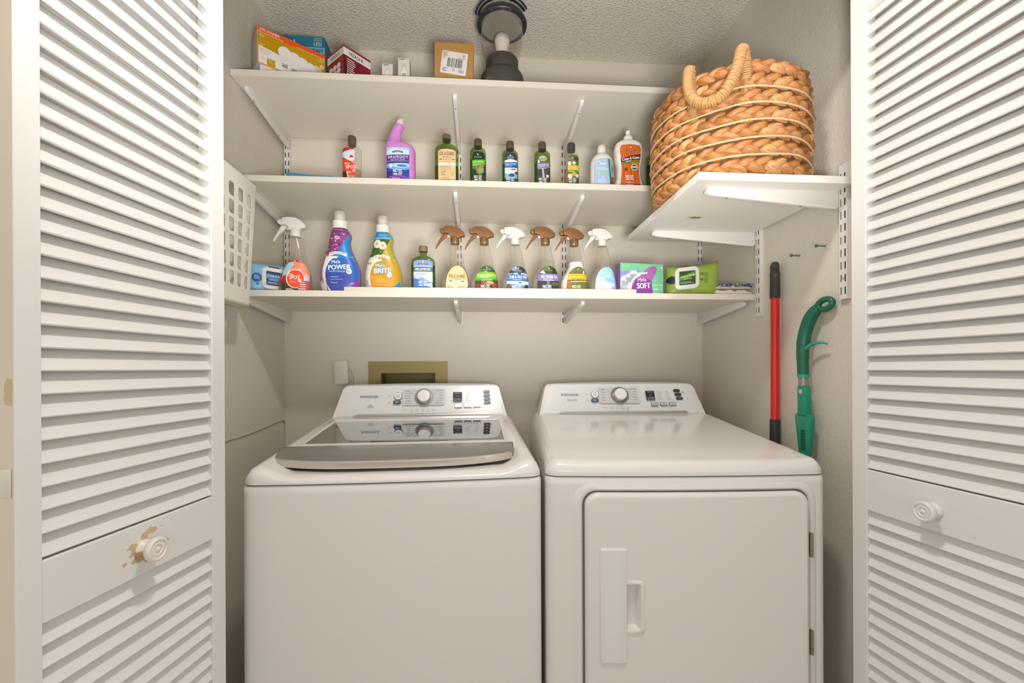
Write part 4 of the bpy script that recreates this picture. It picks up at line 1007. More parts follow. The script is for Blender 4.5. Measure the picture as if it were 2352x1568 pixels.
A.text('REVIVE', -.006, .095, .008, 'd8e2f2', w=.028, bold=.02); A.circ(-.010, .085, .006, 'd8e2f2', 4, .004); A.circ(.002, .085, .006, 'd8e2f2', 4, .004); A.lines(-.028, .018, .071, 2, .0055, .0016, 'eef2f8')
A.rect(-.024, .050, .012, .060, '9fd8a8', 4, .002); A.lines(-.014, .004, .056, 2, .0035, .0014, 'e8f6ea'); A.lines(-.022, .010, .03, 3, .005, .0016, 'd0dcee', seed=8); drop(A, -.003, .038, .006, 5)
A.build('label', t)
t = thing('wood_polish_bottle', 'white hourglass bottle of wood polish with an orange wood-grain label', 'bottle', (0.5290, YI + .005, S2 + TH))
CG = [(0.0, 0.048, 0.025, 0, 2.8), (0.004, 0.0530, 0.0285, 0, 2.9), (0.02, 0.0520, 0.028, 0, 2.9), (0.05, 0.0435, 0.0265, 0, 2.8), (0.080, 0.0420, 0.0265, 0, 2.8), (0.115, 0.0485, 0.0280, 0, 2.9), (0.150, 0.0505, 0.0285, 0, 3.0), (0.166, 0.0475, 0.0275, 0, 2.9), (0.178, 0.0350, 0.0235, 0, 2.6), (0.1830, 0.0200, 0.0180, 0, 2.2), (0.186, 0.0150, 0.0150, 0, 2)]
body_mesh(CG, 44).build('body', mat('e6e0d6', .35), t, smooth=True, ang=60)
MB().lathe([(.0168, .183), (.0172, .1845), (.0165, .196), (.0135, .2005), (.0085, .2025), (.0075, .206), (.0088, .212), (.0085, .2185), (.005, .2195), (.001, .2195)], 28).build('squirt_cap', mat('e8e2d8', .35), t, smooth=True, ang=40)
out = [(-.0370, .014), (.0370, .014), (.0350, .03), (.0320, .055), (.0310, .078), (.0340, .11), (.0380, .145), (.0330, .157), (0, .160), (-.0330, .157), (-.0380, .145), (-.0340, .11), (-.0310, .078), (-.0320, .055), (-.0350, .03)]
A = Art(front_fn(CG), None, (0.004, 0.006))
A.poly(out, 'd0682a', 0)
rnd = random.Random(9)
def inside(z):
    for (xa, za), (xb, zb) in zip(out[1:9], out[2:10]):
        if za <= z <= zb: return xa + (xb - xa) * (z - za) / (zb - za + 1e-9)
    return .030
for i in range(34):
    x = rnd.uniform(-.034, .034); z0 = rnd.uniform(.016, .12); z1 = z0 + rnd.uniform(.015, .045); w_ = rnd.uniform(.0004, .0014)
    if abs(x) + .003 < min(inside(z0), inside(min(z1, .15)), .0305 if z0 < .08 < z1 else 1): A.rect(x, z0, x + w_, min(z1, .152), rnd.choice(('9c4718', 'b5531c', 'e08a44', '843c14')), 1)
A.circ(-.017, .072, .005, '8a3f16', 2, .007); A.circ(.012, .138, .004, '9c4718', 2, .006); A.rect(.001, .016, .003, .158, '9a4818', 1)
eco_badge(A, 0, .137, .017, 4, '6a5a50'); drop(A, 0, .146, .007, 6)
A.poly([(-.0325, .096), (.0350, .108), (.0368, .128), (-.0350, .110)], '5a2f28', 3); A.text('Clean & Gleam', 0.001, .1110, .0092, 'f6f0e8', w=.062, rot=.17, bold=.03); A.lines(-.018, .008, .0975, 1, .003, .0018, 'f0e8e0', 8, sk=.004)
A.poly([(-.0315, .088), (.0338, .100), (.0348, .1065), (-.0322, .0945)], '4f8a3a', 4); A.text('Floor Polish', 0, .0972, .0042, 'eef4e6', w=.026, rot=.17, bold=.02)
A.circ(.0135, .080, .0125, 'ece6da', 5, .0115); A.circ(.0135, .080, .0105, '2f6a44', 6, .0096); A.rect(.0045, .0775, .0225, .0825, 'e8eee6', 7, .001); A.text('destroy', .0135, .0805, .0035, '2f6a44', 9, w=.015)
no_block(A, -.004, .042, .030, 7); A.poly([(-.0368, .0145), (.0368, .0145), (.0362, .022), (-.0362, .020)], '8a3420', 4); A.lines(-.016, .016, .0165, 1, .003, .0022, 'ecd0c4', 8); A.lines(-.016, .016, .025, 1, .003, .002, 'ecc8b4', 8)
A.build('label', t)

# ---- trigger spray bottles
SP = [(0.0, 0.0455, 0.027, 0, 2.5), (0.004, 0.0492, 0.030, 0, 2.6), (0.03, 0.0490, 0.030, -.0002, 2.6), (0.046, 0.0475, 0.0295, .0000, 2.6), (0.0715, 0.0395, 0.0280, .0030, 2.5), (0.090, 0.0310, 0.0265, .0058, 2.4), (0.1046, 0.0268, 0.0245, .0062, 2.3),
      (0.130, 0.0238, 0.0215, .0040, 2.2), (0.155, 0.0212, 0.0190, .0010, 2.1), (0.170, 0.0192, 0.0178, -.0010, 2), (0.1745, 0.0165, 0.0160, -.0010, 2), (0.180, 0.0150, 0.0150, -.0010, 2)]
def trig_parts():
    def C(x, v): return ((x - 1037) * .000195, .1795 + (490 - v) * .000195)
    head = [C(*p) for p in ((840, 320), (838, 240), (845, 212), (900, 198), (990, 196), (1070, 212), (1140, 250), (1190, 300), (1216, 345), (1205, 362), (1120, 385), (1112, 398), (960, 398), (948, 375), (925, 340), (895, 322))]
    noz = [C(*p) for p in ((836, 322), (834, 238), (810, 236), (775, 248), (765, 268), (770, 290), (800, 318))]
    trg = [C(*p) for p in ((812, 345), (830, 332), (905, 330), (895, 360), (860, 405), (800, 455), (750, 520), (700, 592), (690, 592), (700, 555), (745, 470), (790, 400))]
    H = MB().prism(head, -.0115, .0115, 'y').mesh('spray_head', BRONZE, bevel=.0042, seg=3, ang=25)
    N = MB().prism(noz, -.0095, .0095, 'y').mesh('nozzle', BRONZE, bevel=.0025, seg=2, ang=25)
    T = MB().prism(trg, -.0065, .0065, 'y').mesh('trigger', BRONZE, bevel=.0018, seg=2, ang=25)
    P = MB().prism([C(*p) for p in ((900, 345), (935, 345), (960, 385), (950, 398), (905, 392))], -.004, .004, 'y').mesh('piston', mat('cfcdc8', .4), bevel=.001)
    L = MB().lathe([(.0148, .1705), (.0155, .1715), (.0152, .1935), (.0135, .1955)], 28, (-.0002, 0, .005)).mesh('collar', BRONZE, smooth=True, ang=40)
    R = MB().lathe([(.0156, .1755), (.0162, .1765), (.0156, .178)], 24, (-.0005, 0, 0)).mesh('clear_ring', CLEAR_GL, smooth=True)
    D = MB().tube([(0, 0, .178), (.001, 0, .12), (-.004, 0, .06), (-.012, 0, .012)], .0028, 8).mesh('dip_tube', clear('f4f2ee', .1, 'tube', 1.0, .2, 'f0ece4'), smooth=True)
    return H, N, T, P, L, R, D
TP = trig_parts()
def recol(me, m):
    c = me.copy(); c.materials.clear(); c.materials.append(m); return c
TPW = [recol(TP[0], WHITEP), recol(TP[1], WHITEP), recol(TP[2], WHITEP), TP[3], recol(TP[4], WHITEP), TP[5], TP[6]]
SPB = body_mesh(SP, 40).mesh('body', CLEAR_GL, smooth=True, ang=60)
def spray(label, x, y, white, fill, liq, art, clipk=1.0, lx=.006, kz=1.0, rz=0.0, lab=True, topz=.098, lw=.0385, nz_bot=.003):
    t = thing('spray_bottle', label, 'spray bottle', (x, y, S3 + TH), rz, 'trigger spray bottles')
    b = link('body', SPB, t)
    body_mesh(SP, z0=.0015, z1=fill, sh=.0012).build('liquid', liq, t, smooth=True, ang=60)
    P = TPW if white else TP
    for nm, me in zip(('spray_head', 'nozzle', 'trigger', 'piston', 'collar', 'clear_ring', 'dip_tube'), P): link(nm, me, t)
    if kz != 1.0: t.scale = (kz, kz, kz)
    # arched label
    clip = [(lx - lw, nz_bot), (lx + lw * .98, nz_bot), (lx + lw, .030)]
    for i in range(13):
        a = radians(0 + 180 * i / 12); clip.append((lx + .003 + lw * .96 * cos(a) - .004 * (1 - sin(a)) * (1 if cos(a) < 0 else -.2), .034 + (topz - .034) * sin(a) ** .8))
    clip.append((lx - lw, .030))
    # keep the outline convex
    A = Art(front_fn(SP), convex(clip), (0.004, 0.007)); art(A, lx); A.build('label', t)
    return t
def convex(p):
    p = sorted(set((round(a, 6), round(b, 6)) for a, b in p))
    def half(ps):
        h = []
        for q in ps:
            while len(h) > 1 and (h[-1][0] - h[-2][0]) * (q[1] - h[-2][1]) - (h[-1][1] - h[-2][1]) * (q[0] - h[-2][0]) <= 0: h.pop()
            h.append(q)
        return h
    a, b = half(p), half(p[::-1]); return a[:-1] + b[:-1]
def sa_guard(A, x):
    A.rect(-.1, 0, .1, .2, '3f4a2a', 0); sav = A.clip; c = (x, .045); A.clip = [(c[0] + (p[0] - c[0]) * .955, c[1] + (p[1] - c[1]) * .965) for p in sav]
    A.rect(-.1, 0, .1, .2, 'e6c795', 2); A.rect(-.1, 0, .1, .046, 'ead9b6', 3)
    A.text('SOL-U-GUARD', x + .001, .0600, .0115, '33301f', 6, w=.054, rot=-.03, bold=.01); A.text('BOTANICAL', x + .001, .0500, .0055, '4a4630', 6, w=.030, rot=-.03); A.poly(ell(x - .019, .043, .005, .002, 10), '5a5a32', 6); A.poly(ell(x + .020, .042, .005, .002, 10), '5a5a32', 6); A.text('DISINFECTANT', x, .0425, .0034, '8a8060', 6, w=.027)
    A.lines(x - .007, x + .010, .0335, 1, .003, .0016, '9a8a60', 6); A.lines(x - .032, x - .012, .028, 5, .0042, .0014, 'a8996a', 6); A.lines(x + .004, x + .030, .028, 5, .0042, .0014, 'a8996a', 6, seed=6); A.rect(x - .031, .0105, x - .004, .0112, 'a8996a', 6)
    A.clip = sav
def sa_tough(A, x):
    A.rect(-.1, 0, .1, .2, '2f5a34', 0); A.circ(x - .015, .075, .012, '4f8a44', 1); A.circ(x + .012, .085, .010, '386b3a', 1); eco_badge(A, x + .002, .0825, .016, 4, '33402c'); drop(A, x + .002, .0885, .006, 6); A.circ(x, .076, .004, 'd8a050', 5)
    A.rect(-.1, .046, .1, .0705, '7cba2c', 3, .008); A.text('TOUGH & TENDER 12x', x + .001, .0640, .0070, 'f0f5e4', 6, w=.064, rot=.02, bold=.02); A.rect(-.1, .042, .1, .0475, '4f9a2c', 4, .008); A.lines(x - .022, x + .022, .0565, 1, .003, .0016, 'e4efcc', 7)
    A.rect(-.1, 0, .1, .043, '4a3a34', 1); A.circ(x - .028, .026, .010, '8a3a2a', 2); A.circ(x + .030, .030, .009, 'b0382a', 2); A.circ(x + .030, .012, .010, '3a4a3a', 2); A.poly(ell(x + .010, .038, .016, .006, 16), 'c8b46a', 4); A.poly(ell(x - .008, .039, .010, .005, 16), 'c0442c', 5); A.rect(x + .002, .035, x + .022, .0365, '4a5a3a', 6); A.rect(x - .016, .0455, x + .020, .0475, 'e8f0dc', 6, .002)
    no_block(A, x - .002, .0205, .034, 8)
def sa_tub(A, x):
    A.rect(-.1, 0, .1, .2, '4a5a70', 0); A.circ(x - .012, .09, .010, '8aa4c4', 1); A.circ(x + .016, .086, .010, '2f3640', 1); A.circ(x - .02, .074, .008, '39404c', 2); eco_badge(A, x + .002, .0790, .016, 4, '5a4038'); drop(A, x + .002, .0855, .006, 6)
    A.poly([(-.1, .066), (x, .073), (.1, .070), (.1, .06), (-.1, .06)], 'dce4ee', 2); A.circ(x + .006, .071, .007, '3c4048', 3, .0025)
    A.rect(-.1, .045, .1, .0665, '4f7db2', 3, .004); A.text('TUB & TILE 12x', x + .001, .0590, .0090, 'f5f7fa', 6, w=.060, rot=.02, bold=.03); A.lines(x - .018, x + .024, .0485, 1, .003, .0014, 'dce8f4', 7)
    A.rect(-.1, 0, .1, .045, 'b8cee8', 1); A.poly([(-.1, .03), (x, .036), (.1, .028), (.1, 0), (-.1, 0)], '6a9ad4', 2); A.poly([(x - .03, .045), (x + .02, .040), (x + .04, .044), (x + .03, .03), (x - .01, .034)], 'eef3f8', 3); A.circ(x - .031, .018, .011, '6a5448', 4, .018); A.circ(x + .030, .022, .008, '3c3a40', 4, .012); A.circ(x + .008, .039, .006, '3c4048', 5, .002)
    no_block(A, x - .002, .0195, .034, 8)
def sa_nowork(A, x):
    A.rect(-.1, 0, .1, .2, '3c5428', 0); A.circ(x - .008, .09, .012, '56703a', 1); A.circ(x + .020, .080, .010, '2c3c1e', 1); eco_badge(A, x + .003, .0805, .014, 4, '3c3a26'); drop(A, x + .002, .086, .006, 6); A.poly([(x - .03, .074), (x - .018, .084), (x - .010, .070)], 'dfe0d8', 2)
    A.rect(-.1, .046, .1, .0695, '8478c0', 3, .001); A.text('NO WORK 12x', x + .004, .0605, .0098, 'f7f5fb', 6, w=.056, bold=.03); A.lines(x - .018, x + .026, .0520, 1, .003, .0016, 'e2ddf2', 7); A.rect(x - .020, .0465, x + .018, .0485, 'f4f2fa', 7)
    A.rect(-.1, 0, .1, .0455, '3b3a40', 1); A.poly([(x - .006, .046), (x + .004, .046), (x + .006, .02), (x - .006, .02)], '77737a', 2); A.circ(x + .024, .036, .012, '5a6a36', 2, .006); A.circ(x + .022, .014, .010, '3a4a70', 2, .004)
    no_block(A, x - .004, .0205, .034, 8)
def sa_mel(A, x):
    A.rect(-.1, 0, .1, .2, '6a7434', 0)
    rnd = random.Random(4)
    for i in range(26): xx = x + rnd.uniform(-.036, .036); zz = rnd.uniform(.0, .085); A.poly([(xx, zz), (xx + .002, zz), (xx + rnd.uniform(-.004, .010), zz + .022)], rnd.choice(('8c9448', '4a5626', 'a2a45c', '3e4a22')), 1)
    eco_badge(A, x + .002, .0810, .016, 4, '3a3c24'); drop(A, x + .002, .0865, .006, 6); A.poly(ell(x + .022, .078, .003, .006, 8), 'eeeae2', 3)
    A.rect(-.1, .050, .1, .0700, 'd8b822', 3, .004); A.text('SOL-U-MEL', x, .0615, .0075, 'f0cf7a', 6, w=.040, rot=.02, bold=.01); A.lines(x - .022, x + .028, .0535, 1, .003, .0014, '8a7a20', 7); A.poly([(-.1, .041), (.1, .0525), (.1, .0485), (-.1, .037)], 'ee7a2a', 5); A.poly([(x - .024, .0452), (x + .030, .0478), (x + .030, .0462), (x - .024, .0436)], 'f6e8d8', 7)
    A.poly([(-.1, .0), (x - .015, 0), (x - .022, .042), (-.1, .04)], 'a8682e', 2); no_block(A, x - .004, .0215, .034, 8)
def sa_revive(A, x):
    A.rect(-.1, 0, .1, .2, '9ecdec', 0); A.poly([(-.1, .08), (x - .02, .074), (x + .006, .04), (x + .036, .004), (-.1, 0)], 'e6e8ea', 1); A.poly([(x - .038, .06), (x - .010, .06), (x - .03, .09)], '9ecdec', 2)
    A.text('REVIVE', x + .004, .078, .0100, 'bfe0f4', 6, w=.032, bold=.02); A.circ(x - .003, .066, .006, 'bfe0f4', 6, .004); A.circ(x + .010, .066, .006, 'bfe0f4', 6, .004); A.lines(x - .024, x + .026, .0545, 2, .005, .0014, '9aa8b4', 6); A.rect(x - .012, .030, x + .028, .041, 'eef2f4', 4); A.lines(x - .010, x + .014, .037, 2, .004, .0014, 'b8c4cc', 6); A.lines(x - .02, x + .02, .016, 2, .005, .0016, 'cfd6da', 6)
def sa_prespot(A, x):
    A.rect(-.1, 0, .1, .2, 'b9cfe2', 0); A.poly([(-.1, .088), (x, .092), (.1, .082), (.1, .2), (-.1, .2)], 'c4444e', 3); drop(A, x + .002, .0925, .006, 6); A.poly([(x - .004, .09), (x + .02, .06), (x + .05, .05), (.1, .095), (x + .02, .092)], 'f0926a', 2); A.circ(x + .010, .06, .022, 'ee8862', 1, .026)
    A.rect(-.1, 0, .1, .034, '4a4a32', 1); A.circ(x - .030, .036, .007, 'c8281e', 3, .014); A.circ(x - .022, .044, .004, 'd83a2a', 3, .010); A.poly([(x - .031, .0), (x - .029, .0), (x - .029, .03), (x - .031, .03)], '2a2e1a', 3)
    A.circ(x + .003, .040, .027, 'f0e8e2', 4, .030); A.circ(x + .004, .040, .0245, 'f0522a', 5, .028); A.rect(x + .013, -.01, .1, .034, 'cc4a58', 6); A.rect(x - .006, .066, x + .018, .069, 'f4ece6', 7)
    A.text('Pre', x - .010, .0535, .008, 'fbf6f0', 9, rot=.1, bold=.02); A.text('SPOT', x + .002, .0435, .0115, 'fbf6f0', 9, w=.031, bold=.03); A.circ(x + .0165, .0345, .0050, 'f8f2ec', 9); A.text('4X', x + .0165, .0345, .0045, 'b04038', 11); A.lines(x - .012, x + .010, .031, 2, .0034, .0012, 'f6c0ac', 9)
    A.lines(x + .016, x + .034, .028, 3, .0062, .0018, 'f6dcd8', 9); A.text('NO', x + .0185, .0085, .0052, 'f8f0ee', 9, bold=.02); A.lines(x + .024, x + .034, .010, 2, .003, .001, 'f4d4d0', 9); A.lines(x - .024, x + .002, .0065, 2, .0035, .002, 'f0ece6', 9)
WATER = clear('f8f5ef', 0.1, 'water', 0.25, 0.16, 'f2eee6'); MILK = mat('ece9e2', 0.3)
YS = 1.520
spray('clear spray bottle with a red spot-remover label and white trigger on the lowest shelf', -0.6150, 1.506, True, .060, clear('f4dccc', .1, 'blush', .3, .15, 'ecc8b4'), sa_prespot, kz=1.06, topz=.100)
spray('clear spray bottle with a cream herbal label and bronze trigger', -0.0860, YS, False, .1000, clear('f8f5ef', .1, 'clearliq', .25, .16, 'f2eee6'), sa_guard)
spray('clear spray bottle with a green vegetable label and bronze trigger', 0.0150, YS, False, .104, WATER, sa_tough)
spray('clear spray bottle with a blue tub and tile label and white trigger', 0.1230, YS, True, .112, WATER, sa_tub)
spray('clear spray bottle with a purple banded waterfall label and bronze trigger', 0.2298, YS, False, .118, WATER, sa_nowork, kz=1.015)
spray('spray bottle full of white liquid with a yellow and orange grass label', 0.3323, YS, False, .116, MILK, sa_mel)
spray('clear spray bottle with a plain pale blue label and white trigger, right of the row', 0.4335, YS, True, .101, WATER, sa_revive)

# ---- laundry jugs with a pouring cap
JG = [(0.0, 0.052, 0.031, 0, 2.5), (0.004, 0.0575, 0.035, 0, 2.5), (0.030, 0.0655, 0.039, 0, 2.4), (0.062, 0.0660, 0.0395, 0, 2.4), (0.092, 0.0590, 0.0370, -.0010, 2.4), (0.122, 0.0470, 0.0320, -.0030, 2.3), (0.146, 0.0372, 0.0285, -.0030, 2.2), (0.164, 0.0348, 0.0270, -.0025, 2.2),
      (0.182, 0.0350, 0.0262, .0010, 2.2), (0.195, 0.0300, 0.0250, .0005, 2.1), (0.2035, 0.0245, 0.0230, -.0020, 2.0), (0.207, 0.0238, 0.0230, -.0025, 2.0)]
def jug(label, x, y, kz, art, base):
    t = thing('laundry_jug', label, 'detergent', (x, y, S3 + TH), 0, 'laundry jugs')
    t.scale = (kz[0], kz[0], kz[1])
    A = Art(front_fn(JG), None, (0.003, 0.006)); art(A)
    body_mesh(JG, 60, n=48).build('body', mat(base, .28, coat=.3), t, smooth=True, ang=60)
    A.build('label', t)
    c = MB().lathe([(.0230, .205), (.0240, .2062), (.0240, .214), (.0235, .2152), (.0240, .2165), (.0238, .230), (.0215, .2315), (.0190, .2320)], 32, (-.0025, 0, 0)).build('pour_spout_collar', mat('e9e4da', .3), t, smooth=True, ang=40)
    MB().lathe([(.0185, .231), (.0188, .232), (.0180, .2585), (.0165, .2610), (.001, .2612)], 32, (-.0025, 0, 0)).build('measuring_cap', milky('e6dfd4', .50), t, smooth=True, ang=40)
    sp = MB(); R0 = []
    for k, (r, z) in enumerate(((.0135, .231), (.0132, .240), (.0128, .257))): R0.append([(-.0025 + r * cos(2 * pi * i / 20), r * sin(2 * pi * i / 20), z - (.013 * (.5 + .5 * cos(2 * pi * i / 20)) if k == 2 else 0)) for i in range(20)])
    sp.loft(R0, True, False).build('spout', mat('ece7dc', .35), c, smooth=True)
    return t
def edge(z, k=.945): a, b, cx, e = interp(JG, z); return cx - a * k, cx + a * k
def jug_full(A, hx, z0, z1, L, left=None, right=None):
    """fill the jug's front between two heights, with optional bounds as functions of z"""
    n = max(2, int((z1 - z0) / .006)); Lp, Rp = [], []
    for i in range(n + 1):
        z = z0 + (z1 - z0) * i / n; a, b = edge(z); rb_ = min(b, right(z)) if right else b; Lp.append((min(rb_, max(a, left(z))) if left else a, z)); Rp.append((rb_, z))
    for i in range(n):
        if Rp[i][0] > Lp[i][0] + 1e-5 or Rp[i + 1][0] > Lp[i + 1][0] + 1e-5: A.poly([Lp[i], (max(Rp[i][0], Lp[i][0]), Rp[i][1]), (max(Rp[i + 1][0], Lp[i + 1][0]), Rp[i + 1][1]), Lp[i + 1]], hx, L)
def jug_common(A, sw, main, deep, corner):
    # swoosh colour to the right, white sweep, round panel
    jug_full(A, sw, .058, .192, 2, left=lambda z: -.004 + (.192 - z) * .0 + ((z - .122) / .06) ** 1 * .032 if z > .122 else -.012)
    jug_full(A, 'e8e4de', .002, .112, 3, left=lambda z: -.040 - .011 * sin(max(0, min(1, z / .112)) * pi) + (.012 if z < .03 else 0))
    jug_full(A, sw, .06, .122, 4, left=lambda z: .0 + (z - .11) * .4)
    lf = lambda z: -.043 * math.sqrt(max(0.0, 1 - ((z - .052) / .058) ** 2)) + .003 if abs(z - .052) < .058 else .06
    jug_full(A, main, .0, .110, 5, left=lf)
    if deep: jug_full(A, deep, .0, .060, 6, left=lambda z: lf(z) + .001, right=lambda z: .042)
    jug_full(A, corner, .002, .043, 7, left=lambda z: .024 + (z - .006) * 1.05)
    A.poly([(-.030, .111), (-.029, .124), (-.012, .1275), (.010, .1265), (.028, .1215), (.026, .1120), (.010, .1175), (-.012, .1185)], 'ece6da', 8)
    A.text('ECOSENSE', -.001, .1215, .0048, '5a564a', 10, w=.046)
def ja_power(A):
    jug_full(A, '8a3f7e', .120, .2065, 0); jug_full(A, '7a2f6a', .190, .2065, 1); jug_full(A, 'a86f8c', .012, .121, 0)
    rnd = random.Random(2)
    for i in range(110):
        z = rnd.uniform(.05, .188); a, b = edge(z, .84); x = rnd.uniform(a, b); A.circ(x, z, rnd.uniform(.0012, .0030), rnd.choice(('3c1d5c', '52276e', 'e6b6c8', 'f0d0d8', 'c07aa8', '8a4a9a', '2e1848')), 1, n=7)
    jug_common(A, '2a84c8', '2a62b4', '3a4aa0', '8a3f96'); jug_full(A, 'cfcac2', .002, .035, 4, right=lambda z: -.036)
    A.text('Scented Lavender', -.002, .1990, .0034, 'f2e2ee', 10, w=.032); A.circ(-.004, .172, .009, 'd9b4cc', 8, .006); A.text('HE', -.004, .172, .006, '8a4a86', 10)
    A.text('Mela', -.005, .094, .0115, 'f6f4f4', 12, w=.028, rot=.08, bold=.01); A.text('POWER', .006, .0770, .0150, 'f8f6f4', 12, w=.070, rot=.05, bold=.04); A.text('Laundry Detergent', .0, .063, .0050, 'dfe4f2', 12, w=.052); A.circ(.0365, .0635, .0082, 'f2efee', 11, n=24); A.text('9x', .0365, .0640, .0070, '6a3a3a', 13, bold=.03)
    A.lines(-.022, .014, .044, 1, .004, .004, '7a8ace', 12); A.lines(-.022, .030, .037, 1, .004, .002, '8a96d4', 12); A.text('96 loads', -.010, .028, .0042, 'dfe2f4', 12); A.text('NEW', .045, .0265, .0040, 'f4e4f2', 12, rot=.25); A.lines(-.055, -.044, .042, 5, .0035, .0012, '5a5654', 9)
def ja_brite(A):
    jug_full(A, '3f5a22', .120, .192, 0); jug_full(A, '3a8ac2', .186, .2065, 2); jug_full(A, '5fb0dc', .180, .1865, 2); jug_full(A, 'd8d6cc', .012, .121, 0)
    jug_common(A, 'b8a634', 'c69a22', 'e09a2c', '2f93c6')
    rnd = random.Random(8)
    for i in range(40): z = rnd.uniform(.127, .178); a, b = edge(z, .85); x = rnd.uniform(a, .004); A.poly([(x, z), (x + .002, z + .001), (x + rnd.uniform(-.004, .004), z + .009)], rnd.choice(('6f9a3a', '2f4a1a', '88b04a')), 3)
    def daisy(x, z, r, L, n=14):
        for i in range(n): a = 2 * pi * i / n; A.poly([(x + .25 * r * cos(a + .25), z + .25 * r * sin(a + .25)), (x + r * cos(a + .16), z + r * sin(a + .16)), (x + r * cos(a - .16), z + r * sin(a - .16)), (x + .25 * r * cos(a - .25), z + .25 * r * sin(a - .25))], 'f6f4ee', L)
        A.circ(x, z, r * .36, 'd9a91e', L + 2, n=14)
    daisy(-.017, .164, .0145, 8); daisy(.002, .158, .0135, 11); daisy(-.040, .098, .014, 2); A.circ(-.048, .100, .004, 'd9a91e', 4)
    A.text('Fresh Free', .0, .1935, .0036, 'eef6fb', 12, w=.022)
    for dx, dz in ((.0008, .0008), (-.0008, -.0008), (.0008, -.0008), (-.0008, .0008)):
        A.text('Mela', -.004 + dx, .0905 + dz, .0125, '3a8ec0', 11, w=.031, rot=.08, bold=.03); A.text('BRITE', .004 + dx, .0735 + dz, .0160, '3a8ec0', 11, w=.058, rot=.05, bold=.05)
    A.text('Mela', -.004, .0905, .0125, 'f8f6f0', 14, w=.031, rot=.08, bold=.01); A.text('BRITE', .004, .0735, .0160, 'f8f6f0', 14, w=.058, rot=.05, bold=.04); A.text('Color Booster', -.005, .0600, .0046, '9a6a1a', 12, w=.042); A.circ(.0270, .0600, .0092, '3a8ec0', 12, n=24); A.circ(.0270, .0600, .0080, 'eef2f2', 13, n=24); A.text('9x', .0270, .0600, .0068, '4a9ac8', 15)
    A.lines(-.020, .022, .045, 2, .007, .002, 'f0c878', 12); A.text('4 loads', -.008, .026, .0040, 'f2d08c', 12); A.text('NEW', .046, .0200, .0034, 'e4f2f8', 12, rot=.25); A.lines(-.056, -.046, .042, 5, .0035, .0012, '6a665e', 9)
jug('blue and purple laundry detergent jug with lavender picture and pouring cap', -0.4680, 1.508, (1.0, 1.05), ja_power, '7a5f9c')
jug('yellow laundry booster jug with daisy picture and pouring cap', -0.3310, 1.530, (0.955, 1.03), ja_brite, 'b5a95c')

# ---------------------------------------------------------------- boxes and lantern on the top shelf
Z1 = S1 + TH; Z2 = S2 + TH; Z3 = S3 + TH
def carton(name, label, loc, rz, w, d, h, base, group=None):
    """box: front face y = 0 from x = 0..w, depth d to the back"""
    t = thing(name, label, 'box', loc, rz, group)
    MB().box(0, w, 0, d, 0, h).build('carton', base, t, bevel=0.0012, seg=1)
    return t
def fface(x, z, l): return (x, -l, z)
# added flat white carton, an invented support that lifts the bulb box
carton('added_flat_carton', 'flat white carton added as a support under the orange bulb box on the top shelf', (-0.7080, 1.4655, Z1), radians(36.5), 0.200, 0.068, 0.0335, mat('dcd9d6', .5))
t = carton('bulb_box', 'orange and yellow light bulb box with four bulbs pictured, on the top shelf', (-0.7147, 1.4600, Z1 + 0.0337), radians(36.5), 0.2125, 0.071, 0.1200, mat('b9b8b6', .5))
A = Art(fface, [(0.0005, .0005), (.212, .0005), (.212, .1195), (.0005, .1195)], None)
A.rect(0, 0, .22, .13, 'c3950f', 0); A.rect(.10, 0, .22, .13, 'c79c18', 1); A.rect(0, .1055, .22, .13, 'f4581a', 3); A.rect(0, .1025, .22, .1058, 'ef9a22', 3); A.rect(.0, .1035, .22, .1042, 'f6e6d0', 4)
A.poly([(0, 0), (.003, 0), (.003, .12), (0, .12)], 'ef8a1c', 4); A.rect(0, 0, .22, .004, 'f08a1c', 4)
A.poly([(.004, .060), (.07, .052), (.10, .044), (.15, .030), (.17, .0), (.004, .004)], 'ece6e2', 2); A.poly([(.16, .04), (.22, .055), (.22, .004), (.16, .004)], 'cfa92e', 2); A.circ(.185, .045, .02, 'ecd79a', 2, .025)
A.text('SYLVANIA', .0375, .1128, .0090, 'f8f0e8', 9, w=.060, bold=.03); A.text('40', .0125, .0930, .0120, 'f2dca4', 9, bold=.02, w=.0165); A.rect(.0225, .097, .0275, .098, 'f2dca4', 6)
A.text('Opaque', .014, .0660, .0055, 'f4dca0', w=.018); A.lines(.0055, .020, .0585, 3, .0045, .0014, 'f2cc7a', 6); A.lines(.008, .040, .049, 3, .005, .0012, 'c8a878', 6); A.text('450', .018, .0200, .0085, 'd6cfc2', w=.016); A.poly([(.0285, .004), (.053, .004), (.053, .027), (.0285, .027)], 'c39a1e', 5); A.text('0.72¢', .0405, .0150, .0065, 'e6d6a0', 8, w=.016); A.lines(.031, .050, .022, 1, .003, .0012, 'e6d6a0', 8)
for i, (x, z, r) in enumerate(((.082, .066, .0210), (.1105, .061, .0205), (.137, .056, .0200), (.163, .050, .0195))):
    L = 26 - i * 5
    A.poly(ell(x, z, r * 1.03, r * .98, 26), 'cdc3bd', L); A.poly(ell(x, z, r, r * .95, 26), 'efe7e4', L + 1); A.poly([(x - r * .86, z - r * .45), (x + r * .86, z - r * .45), (x + r * .52, z - r * 1.75), (x - r * .52, z - r * 1.75)], 'eae1de', L + 2); A.poly([(x - r * .42, z - r * 1.75), (x + r * .42, z - r * 1.75), (x + r * .40, z - r * 2.35), (x - r * .40, z - r * 2.35)], '9a9184', L + 2); A.rect(x - r * .42, z - r * 1.98, x + r * .42, z - r * 1.90, 'd8d2c8', L + 3)
A.text('LED', .197, .0920, .0100, 'f2e4c0', 34, w=.020); A.circ(.200, .071, .0070, 'f0e9e4', 33); A.text('10', .200, .071, .0068, 'b8403a', 36, bold=.02)
A.build('front_print', t)
